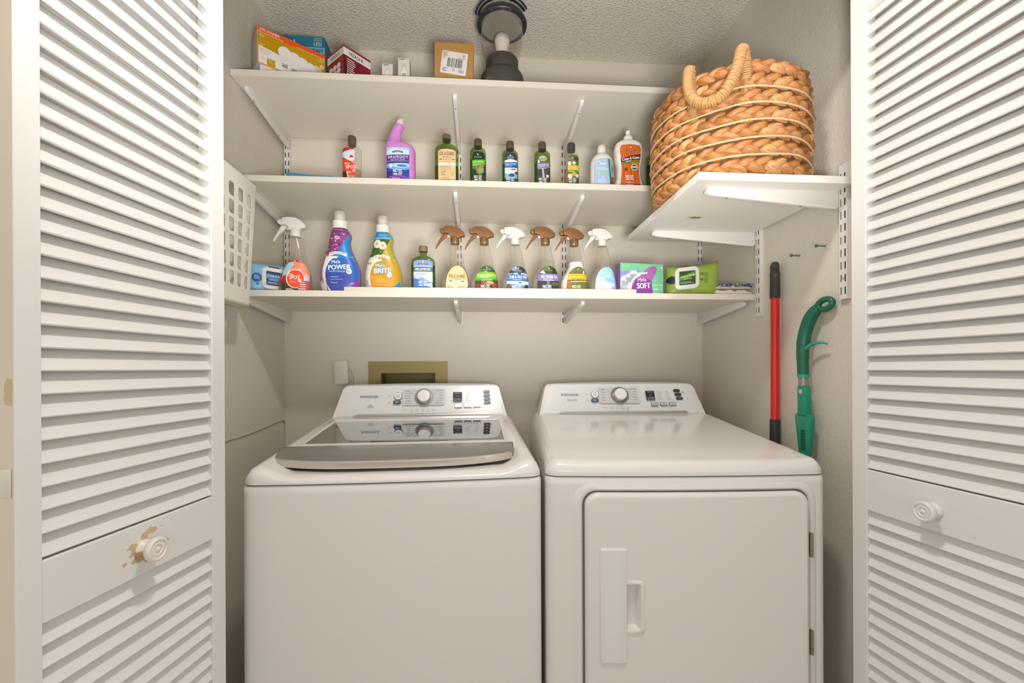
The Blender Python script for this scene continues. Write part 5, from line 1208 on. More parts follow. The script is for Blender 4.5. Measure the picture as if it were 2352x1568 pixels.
A = Art(lambda y, z, l: (-l, y, z)); A.rect(.001, .106, .070, .1195, 'e07a48', 1); A.rect(.001, .102, .070, .1055, 'e9b48a', 1)
A.lines(.008, .064, .088, 6, .011, .0016, 'e4e2e0', 1, seed=5, sk=.0); A.build('side_print', t)
MB().box(.078, .118, -.0012, .012, .1012, .1202).build('handle_flap', mat('f2581a', .5), t)
t = carton('bulb_box', 'teal light fixture box standing behind the orange bulb box', (-0.7210, 1.6620, Z1), radians(2), 0.1480, 0.085, 0.2770, mat('1b6b80', .5))
A = Art(fface); A.rect(0.001, .001, .147, .276, '17758f', 0); A.rect(.0, .214, .1475, .238, '6fb6dc', 1); A.text('DAYLIGHT', .1150, .2260, .0130, '2a3a48', 6, w=.056, bold=.03)
A.text('LED', .1230, .2515, .0120, 'f2f4f4', 6, w=.028, bold=.02); A.rect(.109, .2425, .137, .2433, 'dfe8ea', 5); A.text('INTEGRATED', .1235, .2640, .0042, 'd6e4e8', 6, w=.030); A.text('3000 4000 K', .1245, .2710, .0042, 'd0e0e6', 6, w=.026); A.poly([(.034, .250), (.040, .264), (.044, .250)], 'f0f2f2', 4)
A.build('front_print', t)
# red box, corner towards the camera
t = carton('lamp_box', 'dark red lamp box with white band, corner turned forward on the top shelf', (-0.4423, 1.4600, Z1), radians(47.8), 0.1010, 0.0995, 0.1065, mat('7a1c26', .45))
def hart(A):
    A.rect(.0005, .0005, .1005, .106, '6e1420', 0); A.rect(.0005, .0005, .030, .06, '4a0c16', 1); A.rect(.060, .0005, .1005, .07, '8a1a26', 1); A.rect(.0, .098, .1008, .1062, '8a3a42', 2); A.rect(.0, .0745, .1008, .0982, 'e2dcd8', 3)
A = Art(fface); hart(A); A.text('HIZA', .034, .0865, .0115, '2a2628', w=.028, bold=.03); A.text('SHI', .0600, .0865, .0115, 'a82a34', w=.022, bold=.03)
A.lines(.012, .046, .064, 8, .0068, .0026, 'e6d2d0', 5, seed=12); A.lines(.060, .090, .036, 4, .0068, .0026, 'd8b8b8', 5, seed=13); A.build('front_print', t)
A = Art(lambda y, z, l: (-l, .0995 - y, z)); hart(A); A.text('HIZA', .036, .0865, .0115, '2a2628', w=.028, bold=.03); A.text('SHI', .062, .0865, .0115, 'a82a34', w=.022, bold=.03)
for i in range(3):
    for j in range(3): A.poly(ell(.022 + i * .024, .012 + j * .018, .0125, .0100, 14), 'cdbcbc', 5); A.poly(ell(.022 + i * .024, .014 + j * .018, .0085, .0060, 12), 'e4dada', 6)
A.build('side_print', t)
for nm, x, w, h, lbl in (('a', -0.3285, .0362, .0765, 'shorter small white filament bulb box on the top shelf'), ('b', -0.2750, .0393, .0985, 'taller small white filament bulb box beside the brown carton')):
    t = carton('filament_bulb_box', lbl, (x, 1.5000, Z1), 0, w, .030, h, mat('dcd6cb', .5), 'small filament bulb boxes')
    A = Art(fface); A.text('FILAMENT', w * .40, h - .0055, .0042, '33302c', w=w * .50, bold=.03); A.text('LED', w * .82, h - .0055, .0042, 'b8b2a8', w=w * .2)
    c = w * .52; A.poly(ell(c, h * .28, w * .30, h * .48, 24), 'b4ac9e', 1); A.poly(ell(c, h * .27, w * .28, h * .46, 24), 'e6e0d6', 2)
    for k in (-2, -1, 1, 2): A.rect(c + k * w * .05 - .0007, h * .05, c + k * w * .05 + .0007, h * .46, '5a554e', 3)
    A.lines(w * .9, w * .96, h * .5, 6, .006, .003, 'b8b0a4', 2); A.build('front_print', t)
t = carton('shipping_box', 'brown cardboard carton with a white barcode label on the top shelf', (-0.1520, 1.5000, Z1), 0, .1325, .085, .1580, mat('b98a4c', .65, var=.04))
MB().box(-.0004, .1329, -.0006, .0855, .1510, .1585).build('lid_flap', mat('b08247', .65), t, bevel=.0008)
A = Art(fface); c = (.0665, .0875); r = -.12
def R_(x, z): return (c[0] + x * cos(r) - z * sin(r), c[1] + x * sin(r) + z * cos(r))
A.poly([R_(*p) for p in rrect(-.0440, -.0385, .0440, .0385, .004)], 'e9e6e1', 1)
def bar(x0, z0, x1, z1, L=3): A.poly([R_(x0, z0), R_(x1, z0), R_(x1, z1), R_(x0, z1)], '2c2a28', L)
rnd = random.Random(21); x = -.024
while x < .027: w_ = rnd.choice((.0006, .0010, .0018)); bar(x, -.015, x + w_, .016); x += w_ + rnd.choice((.0008, .0012, .0018))
for i in range(5): bar(-.041, .033 - i * .0050, -.041 + rnd.uniform(.008, .028), .0345 - i * .0050)
bar(.012, .0185, .038, .0197); A.text('27', *R_(.031, .028), .0075, '2c2a28', rot=r, w=.010, bold=.02)
for x0, n in ((-.038, 3), (.018, 3), (-.004, 2)):
    for i in range(n): bar(x0, -.021 - i * .0046, x0 + rnd.uniform(.009, .018) * (1 if n > 2 else .5), -.0195 - i * .0046)
A.build('shipping_label', t)

# lantern
t = thing('camping_lantern', 'dark grey camping lantern with clear globe and carry handle on the top shelf', 'lantern', (0.0815, 1.5450, Z1))
GR = mat('4a4641', .55, var=.06); GR2 = mat('2f3338', .4)
MB().lathe([(.0720, 0), (.0765, .002), (.0765, .0040)], 40).build('foot_ring', mat('8a8680', .45), t, smooth=True)
MB().lathe([(.0755, .0040), (.0762, .006), (.0762, .060), (.0745, .069), (.0700, .0765), (.0600, .0815), (.0572, .0830)], 40).build('base', GR, t, smooth=True, ang=35)
MB().lathe([(.0572, .0825), (.0575, .0840), (.0575, .1270), (.0550, .1310), (.0300, .1330), (.001, .1330)], 40).build('neck', GR, t, smooth=True, ang=35)
MB().prism(rrect(-.0075, .094, .0075, .112, .001), -.0590, -.0540, 'y').build('switch', GR2, t, bevel=.0008).rotation_euler = (0, 0, radians(-48))
sg = MB()
for k in range(3): sg.tube([(.0768 * sin(radians(-40 + a * .5)), -.0768 * cos(radians(-40 + a * .5)), .025 + .0045 * (k + 1) * cos(radians(a * 4))) for a in range(-22, 23, 4)], .0004, 5)
sg.build('embossed_sign', mat('8f8b85', .5), t)
GLB = clear('f6f4f0', .03, 'globe', 1.3, .05, 'f0ece4')
MB().lathe([(.0560, .1290), (.0640, .150), (.0715, .180), (.0740, .205), (.0742, .240), (.0735, .256)], 44, cap0=False, cap1=False).build('globe', GLB, t, smooth=True)
MB().lathe([(.0740, .2540), (.0860, .2545), (.0885, .2570), (.0885, .2635), (.0860, .2680), (.0740, .2700)], 44, cap0=False, cap1=False).build('rim_ring', GR2, t, smooth=True, ang=40)
MB().lathe([(.0745, .2560), (.0748, .2585), (.0400, .2600), (.001, .2602)], 44, cap0=False).build('reflector', mat('a8a59e', .35, .25), t, smooth=True)
MB().lathe([(.0860, .2675), (.0780, .2800), (.0550, .2900), (.0200, .2950), (.001, .2955)], 40, cap0=False).build('top_cap', GR2, t, smooth=True)
b = MB().lathe([(.0150, .132), (.0165, .150), (.0225, .176), (.0268, .200)], 28, cap1=False).build('bulb_collar', mat('ebe6e0', .35), t, smooth=True)
MB().lathe([(.0268, .1995), (.0276, .205), (.0262, .213), (.0205, .2215), (.0110, .2265), (.001, .228)], 28, cap0=False).build('bulb_dome', mat('cfc9c6', .4), b, smooth=True)
for k in range(8): a = 2 * pi * k / 8 + .3; MB().lathe([(.0018, 0), (.0018, -.0012)], 8, (.0815 * cos(a), .0815 * sin(a), .2546)).build('rim_screw', mat('b8b6b2', .3, .7), t)
hd = [(-.088 * cos(a_), -.030 - .030 * sin(a_), .262 + .052 * sin(a_)) for a_ in [radians(5 + 150 * i / 20) for i in range(21)]]
MB().tube(hd, .0085, 16, flat=.7).build('carry_handle', mat('1f262c', .35), t, smooth=True)

# ---------------------------------------------------------------- wipes, fabric sheets, cloths
def pack(name, label, cat, loc, rz, w, h, d, cols, art, fin=0.010, flare=0.0, tilt=0.0):
    """soft pillow pack standing on its edge; face towards -y"""
    t = thing(name, label, cat, loc, rz, 'wipes packs')
    rnd = random.Random(len(label))
    def thick(u, v): return d * (max(0.0, 1 - (2 * u - 1) ** 6) ** .6) * (max(0.0, 1 - (2 * v - 1) ** 6) ** .7) + .0012
    def xz(u, v):
        x = (u - .5) * w; k = 1 + flare * (max(0.0, (u - .55) / .45) ** 2); z = h * (v * k - .5 * (k - 1) * (1 if flare > 0 else 0))
        return x, z + tilt * x
    def wr(u, v): return .0012 * sin(23 * u + 9 * v) * sin(17 * v + 5 * u)
    def front(x, z, l):
        u = x / w + .5; k = 1 + flare * (max(0.0, (u - .55) / .45) ** 2); v = ((z - tilt * x) / h + .5 * (k - 1)) / k
        return (x, -thick(min(1, max(0, u)), min(1, max(0, v))) / 2 - wr(u, v) * .5 - l, z)
    mb = MB(); nu, nv = 30, 22
    mb.grid(lambda u, v: (xz(u, v)[0], -thick(u, v) / 2 - wr(u, v) * .5, xz(u, v)[1]), nu, nv)
    mb.grid(lambda u, v: (xz(1 - u, v)[0], thick(1 - u, v) / 2 + wr(u, v) * .5, xz(1 - u, v)[1]), nu, nv)
    mb.build('wrapper', cols, t, smooth=True, merge=False, ang=70)
    art(t, front)
    return t
def flap(t, front, x, z, hw, hh, label_art, frame='e6e3dd', sk=0.0):
    """hinged plastic lid with a coloured label"""
    o = rrect(-hw, -hh, hw, hh, min(hw, hh) * .45, 6); o2 = rrect(-hw * .96, -hh * .95, hw * .96, hh * .95, min(hw, hh) * .42, 6)
    def P(p, l): q = front(x + p[0], z + p[1] + sk * p[0], l); c = front(x, z, l); return (q[0], min(q[1], c[1] + .002), q[2])
    mb = MB(); mb.loft([[P(p, -.002) for p in o], [P(p, .0035) for p in o], [P(p, .0048) for p in o2]], False, True)
    f = mb.build('lid', mat(frame, .35), t, smooth=True, ang=40)
    A = Art(lambda a, b, l: (x + a, front(x, z, .0049 + l)[1], z + b + sk * a)); label_art(A); A.build('lid_label', f)
BLUE_W = mat('86bcdc', .4, bump=('noise', 30, .25, .004), var=.05)
def aw_blue(t, front):
    def la(A):
        A.poly(rrect(-.0265, -.0235, .0265, .0235, .003), '1e2f6a', 1); A.poly([(-.0265, .012), (.0265, .004), (.0265, -.004), (-.0265, -.002)], '2f86c4', 2)
        A.text('CLEAR POWER', 0, .0085, .0078, 'e8f0f6', 6, w=.046, bold=.03, rot=-.04); A.lines(-.020, .018, -.004, 2, .0035, .0014, 'a8cce8', 5); A.lines(-.023, .018, -.014, 2, .004, .0016, 'c0c8e0', 5)
    flap(t, front, .012, .050, .0395, .0365, la, sk=-.10)
    A = Art(lambda x, z, l: front(x, z, l + .0008), None, (.006, .006)); A.circ(-.042, .052, .0150, '1d4a8a', 1); A.circ(-.042, .052, .0125, '2a62a8', 2); A.lines(-.051, -.034, .058, 3, .005, .0016, 'cfe0f0', 4); A.circ(-.040, .031, .0040, '2a5a9a', 2); A.text('NO', .058, .056, .0075, '24466e', w=.012, bold=.02); A.lines(.066, .073, .058, 4, .003, .001, '24466e'); A.text('NE', .058, .036, .0075, '24466e', w=.012, bold=.02); A.lines(.066, .073, .038, 4, .003, .001, '24466e')
    A.rect(-.008, .0885, .024, .0935, '33363a', 2, -.003); A.build('wrapper_print', t)
pack('wipes_pack', 'pale blue wipes pack with a white flip lid, beside the left wall', 'wipes', (-0.7130, 1.546, Z3), radians(25), 0.142, 0.102, 0.046, BLUE_W, aw_blue, tilt=-.05)
GRN_W = mat('8fa845', .42, bump=('noise', 26, .4, .006), var=.12)
def aw_green(t, front):
    def la(A):
        A.poly(rrect(-.0285, -.0240, .0285, .0240, .003), '2c5228', 1); A.poly([(-.0285, -.010), (.0285, .008), (.0285, .022), (-.0285, .004)], '5f9a1e', 2); A.text('TOUGH & TENDER', 0, .0060, .0072, 'eef4e0', 6, w=.052, bold=.02, rot=.12); A.lines(-.014, .018, -.003, 2, .0036, .0014, 'd8d488', 5, sk=.003); A.lines(-.025, .024, -.015, 2, .004, .0016, 'b8cca8', 5)
    flap(t, front, -.0300, .058, .0415, .0385, la, sk=.10)
    A = Art(lambda x, z, l: front(x, z, l + .0008), None, (.006, .006)); A.circ(-.080, .052, .0140, '1c2a1e', 1); A.text('NO', .0230, .073, .0095, '3a4a1c', w=.011, bold=.02); A.lines(.031, .047, .077, 5, .0036, .0012, '4a5a26'); A.text('NE', .0220, .0530, .0090, '3a4a1c', w=.010, bold=.02); A.lines(.030, .045, .057, 5, .0036, .0012, '4a5a26')
    A.rect(-.050, .0965, -.018, .1010, '3a4222', 2, .004); A.text('CAUTION ATTENTION', -.034, .0140, .0058, '6a7a36', w=.044); A.build('wrapper_print', t)
pack('wipes_pack', 'lime green wipes pack with a white flip lid and flared crimped end', 'wipes', (0.7560, 1.505, Z3 + .001), radians(-4), 0.186, 0.108, 0.055, GRN_W, aw_green, flare=.26, tilt=.06)
t = carton('dryer_sheet_box', 'mint and purple dryer sheet box between spray bottles and green wipes', (0.4870, 1.4850, Z3), radians(7), .1640, .040, .1120, mat('7f5a98', .45))
A = Art(fface, [(.0005, .0005), (.1635, .0005), (.1635, .1115), (.0005, .1115)], None)
A.rect(0, 0, .17, .12, '7cc49a', 0); A.rect(0, 0, .075, .093, '8a98d2', 1); A.poly([(.0, .092), (.075, .098), (.072, .088), (.0, .082)], '7cc49a', 2)
for x, z, r in ((.018, .050, .018), (.035, .060, .016), (.010, .030, .020), (.050, .075, .014), (.052, .055, .020), (.03, .02, .03)): A.circ(x, z, r, 'e6e6ee', 2)
A.poly(ell(.078, .018, .043, .056, 26) , 'efeaf0', 3); A.poly(ell(.082, .012, .041, .056, 26), '8a479c', 4); A.poly([(.062, .052), (.080, .075), (.105, .098), (.128, .1045), (.139, .096), (.136, .082), (.118, .050), (.122, .0), (.07, .0)], 'a868ac', 5); A.poly([(.07, .0), (.062, .05), (.10, .06), (.119, .050), (.122, .0)], '8a479c', 6)
A.rect(.062, .072, .102, .0785, 'f0ece6', 8, .004); A.text('ECOSENSE', .082, .0775, .0036, '8a867a', 10, w=.034, rot=.1)
A.text('Mela', .082, .0550, .0130, 'f6f2f4', 12, w=.031, rot=.1, bold=.02); A.text('SOFT', .088, .0340, .0190, 'f8f4f4', 12, w=.050, rot=.06, bold=.05); A.lines(.124, .148, .036, 3, .0140, .0022, 'd8f0e2', 10); A.circ(.153, .037, .003, 'd8f0e2', 10); A.text('Fragrance Free', .020, .1020, .0040, 'd8f2e2', 10, w=.028); drop(A, .156, .0960, .009, 8)
A.build('front_print', t)
# folded cloths
def cloth(name, label, loc, w, d, h, m, seed, rz=0.0, edgem=None):
    t = thing(name, label, 'cloth', loc, rz)
    rnd = random.Random(seed); ph = rnd.uniform(0, 6)
    rings = []
    n = 24
    for i in range(n + 1):
        x = (i / n - .5) * w; k = (max(0.0, 1 - (2 * i / n - 1) ** 8)) ** .5; hh = h * (.55 + .45 * k) + .0022 * sin(9 * i / n * 2 + ph); r = []
        for j in range(16):
            a = 2 * pi * j / 16; c, s_ = cos(a), sin(a)
            r.append((x + .0015 * sin(3 * j + i), d / 2 * math.copysign(abs(c) ** .5, c), hh / 2 + (hh / 2) * math.copysign(abs(s_) ** .6, s_) + (.0012 * sin(i * 1.3 + ph) if s_ > 0 else 0)))
        rings.append(r)
    MB().loft(rings).build('folded_cloth', m, t, smooth=True, ang=60)
    return t
CRM = mat('e2dac6', .85, bump=('noise', 120, .3, .002))
cloth('folded_towel', 'cream folded cloth at the right end of the lowest shelf', (0.8930, 1.5150, Z3), .132, .084, .0200, CRM, 1)
tt = cloth('dust_cloth', 'blue and white fringed cloth lying on the cream folded cloth', (0.8935, 1.5140, Z3 + .0215), .132, .084, .0110, mat('cfc8ba', .9, bump=('noise', 150, .4, .002)), 2)
fr_ = MB(); rnd = random.Random(6)
for i in range(150):
    x = rnd.uniform(-.064, .064); y = -.042 + rnd.uniform(-.006, .012); z = .008 + rnd.uniform(0, .005)
    fr_.tube([(x, y, z), (x + rnd.uniform(-.005, .005), y - rnd.uniform(.002, .005), z + rnd.uniform(-.001, .005)), (x + rnd.uniform(-.009, .009), y - rnd.uniform(.003, .007), z + rnd.uniform(-.003, .007))], .0011, 4, m=0 if rnd.random() < .65 else 1)
o = fr_.build('fringe', [mat('45548a', .9), mat('d6d0c6', .9)], tt); o['kind'] = 'stuff'
tt = thing('blue_cloth', 'flat turquoise microfibre cloth at the left of the middle shelf', 'cloth', (-0.5480, 1.5150, Z2))
MB().loft([[(x, y, z) for x, z in ((-.083, .017), (-.060, .016), (-.035, .0135), (-.01, .0105), (.02, .0095), (.05, .0090), (.080, .0088), (.086, .0055), (.05, .002), (.0, .002), (-.04, .006), (-.075, .0105))] for y in (-.05, -.046, .05)], True, True).build('folded_cloth', mat('5aa9c4', .8, bump=('noise', 140, .3, .002)), tt, bevel=.001)
MB().loft([[(x, y, z) for x, z in ((-.079, .0135), (-.03, .0105), (.02, .0072), (.070, .0065), (.070, .0000), (-.02, .0000), (-.06, .0000), (-.079, .0080))] for y in (-.055, -.05, .045)], True, True).build('lower_fold', mat('3f8aa8', .8), tt, bevel=.001)

# ---------------------------------------------------------------- bag dispenser on the left wall
t = thing('bag_dispenser', 'off-white perforated plastic bag holder on the left wall beside the door', 'bag holder', (XL, 1.3000, 1.3480))
BAG = mat('e6e2d6', .4); H_ = 0.376
def face3(s, q):
    """s: -1..1 along the wall (y), q: 0..1 up; bulging front tapering downwards"""
    hw = .088 + .038 * q; y = s * hw; x = .0945 - .004 * (s ** 2) - .003 * (1 - q)
    return Vector((x, y, q * H_))
mb = MB(); NC, NR = 4, 6; q0, q1 = .105, .905; s0, s1 = -.72, .90
def cellpts(c, r):
    ca = s0 + (s1 - s0) * c / NC; cb = s0 + (s1 - s0) * (c + 1) / NC; ra = q0 + (q1 - q0) * r / NR; rb = q0 + (q1 - q0) * (r + 1) / NR
    return ca, cb, ra, rb
K_ = 4
for c in range(NC):
    for r in range(NR):
        ca, cb, ra, rb = cellpts(c, r); mx, mz = (ca + cb) / 2, (ra + rb) / 2; hx, hz = (cb - ca) / 2, (rb - ra) / 2
        inner = rrect(mx - hx * .62, mz - hz * .76, mx + hx * .62, mz + hz * .76, 0.0001, 4)
        inner = []
        for i in range(24):
            a = 2 * pi * i / 24; cs, sn = cos(a), sin(a); inner.append((mx + hx * .64 * math.copysign(abs(cs) ** .45, cs), mz + hz * .78 * math.copysign(abs(sn) ** .45, sn)))
        outer = []
        for i in range(24):
            a = 2 * pi * i / 24; cs, sn = cos(a), sin(a); k = max(abs(cs), abs(sn)); outer.append((mx + hx * cs / k, mz + hz * sn / k))
        mb.loft([[face3(*p) for p in outer], [face3(*p) for p in inner]], False, False)
def band(a0, a1, b0, b1, nu=12, nv=3): mb.grid(lambda u, v: face3(a0 + (a1 - a0) * u, b0 + (b1 - b0) * v), nu, nv)
band(-1, 1, 0, q0); band(-1, 1, q1, 1.0); band(-1, s0, q0, q1, 2, 12); band(s1, 1, q0, q1, 2, 12)
o = mb.build('perforated_front', BAG, t, merge=True)
md = o.modifiers.new('wall_thickness', 'SOLIDIFY'); md.thickness = .0024; md.offset = -1
for s_, nm in ((-1, 'side'), (1, 'side')):
    mb = MB(); mb.grid(lambda u, v: tuple(face3(s_, v) * 1.0 - Vector((u * (face3(s_, v).x - .0008), s_ * .006 * sin(pi * u / 2), 0))), 6, 8)
    oo = mb.build('side_wall', BAG, t, smooth=True); md = oo.modifiers.new('wall_thickness', 'SOLIDIFY'); md.thickness = .002; md.offset = 0
mb = MB(); mb.tube([tuple(face3(-1 + 2 * i / 16, 1.0)) for i in range(17)], .0022, 6); mb.build('top_bead', BAG, t, smooth=True)
mb = MB(); mb.grid(lambda u, v: tuple(face3(-1 + 2 * u, 0) - Vector((v * .030, 0, .002 + .008 * v))), 12, 4)
oo = mb.build('bottom_lip', mat('d8d2b8', .4), t, smooth=True); md = oo.modifiers.new('wall_thickness', 'SOLIDIFY'); md.thickness = .003; md.offset = 0

# ---------------------------------------------------------------- woven basket on the side shelf
def weave(hx0, hx1, hx2):
    m = bpy.data.materials.new('woven_leaf'); m.use_nodes = True; nt = m.node_tree; b = nt.nodes['Principled BSDF']; b.inputs['Roughness'].default_value = .42
    g = nt.nodes.new('ShaderNodeNewGeometry'); r = nt.nodes.new('ShaderNodeValToRGB'); e = r.color_ramp.elements
    e[0].position = 0; e[0].color = (*hexc(hx0), 1); e[1].position = 1; e[1].color = (*hexc(hx2), 1); k = r.color_ramp.elements.new(.5); k.color = (*hexc(hx1), 1); k2 = r.color_ramp.elements.new(.12); k2.color = (*hexc(hx1), 1)
    at = nt.nodes.new('ShaderNodeAttribute'); at.attribute_name = 'UVMap'
    uv = nt.nodes.new('ShaderNodeUVMap'); mp = nt.nodes.new('ShaderNodeMapping'); mp.inputs['Scale'].default_value = (2.0, 11.0, 1)
    n = nt.nodes.new('ShaderNodeTexNoise'); n.inputs['Scale'].default_value = 1.6; n.inputs['Detail'].default_value = 4
    ad = nt.nodes.new('ShaderNodeVectorMath'); ad.operation = 'ADD'
    cx = nt.nodes.new('ShaderNodeCombineXYZ'); ml = nt.nodes.new('ShaderNodeMath'); ml.operation = 'MULTIPLY'; ml.inputs[1].default_value = 50
    nt.links.new(g.outputs['Random Per Island'], ml.inputs[0]); nt.links.new(ml.outputs[0], cx.inputs[2])
    nt.links.new(uv.outputs[0], mp.inputs[0]); nt.links.new(mp.outputs[0], ad.inputs[0]); nt.links.new(cx.outputs[0], ad.inputs[1]); nt.links.new(ad.outputs[0], n.inputs['Vector'])
    mx = nt.nodes.new('ShaderNodeMix'); mx.data_type = 'RGBA'; mx.blend_type = 'MULTIPLY'; mx.inputs[0].default_value = .75
    rr = nt.nodes.new('ShaderNodeValToRGB'); rr.color_ramp.elements[0].position = .34; rr.color_ramp.elements[0].color = (.48, .38, .30, 1); rr.color_ramp.elements[1].position = .56; rr.color_ramp.elements[1].color = (1, 1, 1, 1)
    nt.links.new(n.outputs['Fac'], rr.inputs[0]); nt.links.new(g.outputs['Random Per Island'], r.inputs[0]); nt.links.new(r.outputs[0], mx.inputs[6]); nt.links.new(rr.outputs[0], mx.inputs[7]); nt.links.new(mx.outputs[2], b.inputs['Base Color'])
    bp = nt.nodes.new('ShaderNodeBump'); bp.inputs['Strength'].default_value = .55; bp.inputs['Distance'].default_value = .0018; nt.links.new(n.outputs['Fac'], bp.inputs['Height']); nt.links.new(bp.outputs['Normal'], b.inputs['Normal'])
    return m
LEAF = weave('7a4a26', 'b87c46', 'cf9e66'); TWINE = mat('d2b78e', .6, bump=('noise', 300, .5, .001)); WRAP = weave('a67a48', 'b58854', 'c09664')
t = thing('woven_basket', 'round braided water hyacinth basket with rope handle on the side shelf', 'basket', (0.7260, 1.2340, ZR + TH))
NR_, RH = 7, .0412
def Rb(z): return .2020 + .007 * sin(pi * min(1, max(0, z / .29))) - .012 * max(0.0, (z - .25) / .04) ** 2
MB().lathe([(.12, .002)] + [(Rb(z) - .0075, z) for z in [.004 + .276 * i / 14 for i in range(15)]] + [(.178, .278), (.176, .01), (.001, .008)], 56).build('inner_wall', mat('5c3d24', .8), t, smooth=True)  # dark brown puts shade into the gaps between the leaves
NU_, NV_ = 9, 6
def lobe(L, W_, D_):
    """one folded leaf of the braid: flattened tear-drop along x, bulging to +z"""
    vs = []
    for j in range(NV_ + 1):
        for i in range(NU_ + 1):
            u = i / NU_; v = -1 + 2 * j / NV_
            wd = W_ * (sin(pi * min(1, u * .93 + .07)) ** .62) * (1.08 - .45 * u)
            vs.append((L * (u - .5) + .10 * L * v * v * (u - .5), wd * v, D_ * (1 - v * v) * (sin(pi * (u * .92 + .08)) ** .6) - D_ * .35))
    return vs
UVS = [(i / NU_, j / NV_) for j in range(NV_ + 1) for i in range(NU_ + 1)]
LF = [(j * (NU_ + 1) + i, j * (NU_ + 1) + i + 1, (j + 1) * (NU_ + 1) + i + 1, (j + 1) * (NU_ + 1) + i) for j in range(NV_) for i in range(NU_)]
def put_uv(me, n):
    uvl = me.uv_layers.new(name='UVMap')
    for lp in me.loops: uvl.data[lp.index].uv = UVS[lp.vertex_index % len(UVS)]
rnd = random.Random(11)
for row in range(NR_):
    zc = RH * (row + .5); mb = MB(); N = 29; dth = 2 * pi / N; off = rnd.uniform(0, dth)
    for i in range(N):
        for up in (1, -1):
            th = off + i * dth + (0 if up > 0 else dth * .5) + rnd.uniform(-.012, .012); R0 = Rb(zc) - .004 + rnd.uniform(-.0015, .0015)
            base = lobe(RH * 1.46 * rnd.uniform(.94, 1.06), RH * .52 * rnd.uniform(.92, 1.08), .0175 * rnd.uniform(.85, 1.15)); a = (radians(31) + rnd.uniform(-.1, .1)) * up
            out = []
            for (x, y, d) in base:
                xs_, zs_ = x * cos(a) - y * sin(a), x * sin(a) + y * cos(a)
                z = zc + up * RH * .225 + zs_ * .86; q = th + xs_ / R0
                # the braid is rounded: its upper and lower edges turn inward
                rr_ = R0 + d - .0075 * ((z - zc) / (RH * .5)) ** 2 + (.002 if up > 0 else 0) * cos(7 * q)
                rr_ += (Rb(max(0, z)) - Rb(zc)) * .5
                out.append((rr_ * cos(q), rr_ * sin(q), max(.0015, z)))
            mb.add(out, LF)
    me = bpy.data.meshes.new('braid_coil'); me.from_pydata(mb.v, [], mb.f); me.materials.append(LEAF); put_uv(me, 0)
    for p in me.polygons: p.use_smooth = True
    link('braid_coil', me, t)
    if row > 0 and row < NR_ - 1:
        z = RH * row + .001; pts = [((Rb(z) + .0035 + .0012 * sin(9 * a_)) * cos(a_), (Rb(z) + .0035 + .0012 * sin(9 * a_)) * sin(a_), z + .0020 * sin(5 * a_ + row)) for a_ in [2 * pi * i / 72 for i in range(72)]]
        MB().tube(pts, .0023, 6, closed=True).build('twine', TWINE, t, smooth=True)
# rope handle: rises out of the rim, loops down the outside
def hp(ang, z, out): a_ = radians(ang); return ((.209 + out) * cos(a_), (.209 + out) * sin(a_), z)
ctrl = [hp(-143, .16, -.016), hp(-142.5, .24, .012), hp(-142, .285, .020), hp(-142.2, .262, .030), hp(-141, .22, .034), hp(-137, .188, .036), hp(-130, .172, .036), hp(-123.5, .178, .036), hp(-118.5, .205, .034), hp(-114.5, .245, .030), hp(-112, .288, .022), hp(-109.5, .282, .006), hp(-108.5, .235, -.002), hp(-108.5, .19, -.016)]
def catmull(P, n=7):
    P = [Vector(p) for p in P]; out = []
    for i in range(len(P) - 1):
        p0, p1, p2, p3 = P[max(0, i - 1)], P[i], P[i + 1], P[min(len(P) - 1, i + 2)]
        for k in range(n):
            s_ = k / n; out.append(.5 * ((2 * p1) + (p2 - p0) * s_ + (2 * p0 - 5 * p1 + 4 * p2 - p3) * s_ ** 2 + (3 * p1 - p0 - 3 * p2 + p3) * s_ ** 3))
    return out + [P[-1]]
core = catmull(ctrl, 9)
hdl = MB().tube(core, .0105, 10).build('rope_handle', WRAP, t, smooth=True)
# leaf wrapped round the handle, turn after turn
cum = [0.0]
for a, b in zip(core, core[1:]): cum.append(cum[-1] + (b - a).length)
def at(s_):
    for i in range(len(core) - 1):
        if cum[i + 1] >= s_: k = (s_ - cum[i]) / (cum[i + 1] - cum[i] + 1e-9); return core[i].lerp(core[i + 1], k), (core[i + 1] - core[i]).normalized()
    return core[-1], (core[-1] - core[-2]).normalized()
mbw = MB(); s_ = .006; rnd = random.Random(3)
while s_ < cum[-1] - .04:
    p, tg = at(s_); tg = (tg + Vector((rnd.uniform(-.12, .12), rnd.uniform(-.12, .12), rnd.uniform(-.12, .12)))).normalized()
    a = tg.cross(Vector((.3, -.8, .5))).normalized(); b = a.cross(tg); rr_ = .0112 * rnd.uniform(.96, 1.06)
    mbw.tube([p + (a * cos(2 * pi * i / 14) + b * sin(2 * pi * i / 14)) * rr_ for i in range(14)], .0030, 6, closed=True); s_ += .0050
me = mbw.mesh('handle_wrap', mat('b58a58', .5, var=.2), smooth=True); o = link('handle_wrap', me, hdl); o['kind'] = 'stuff'

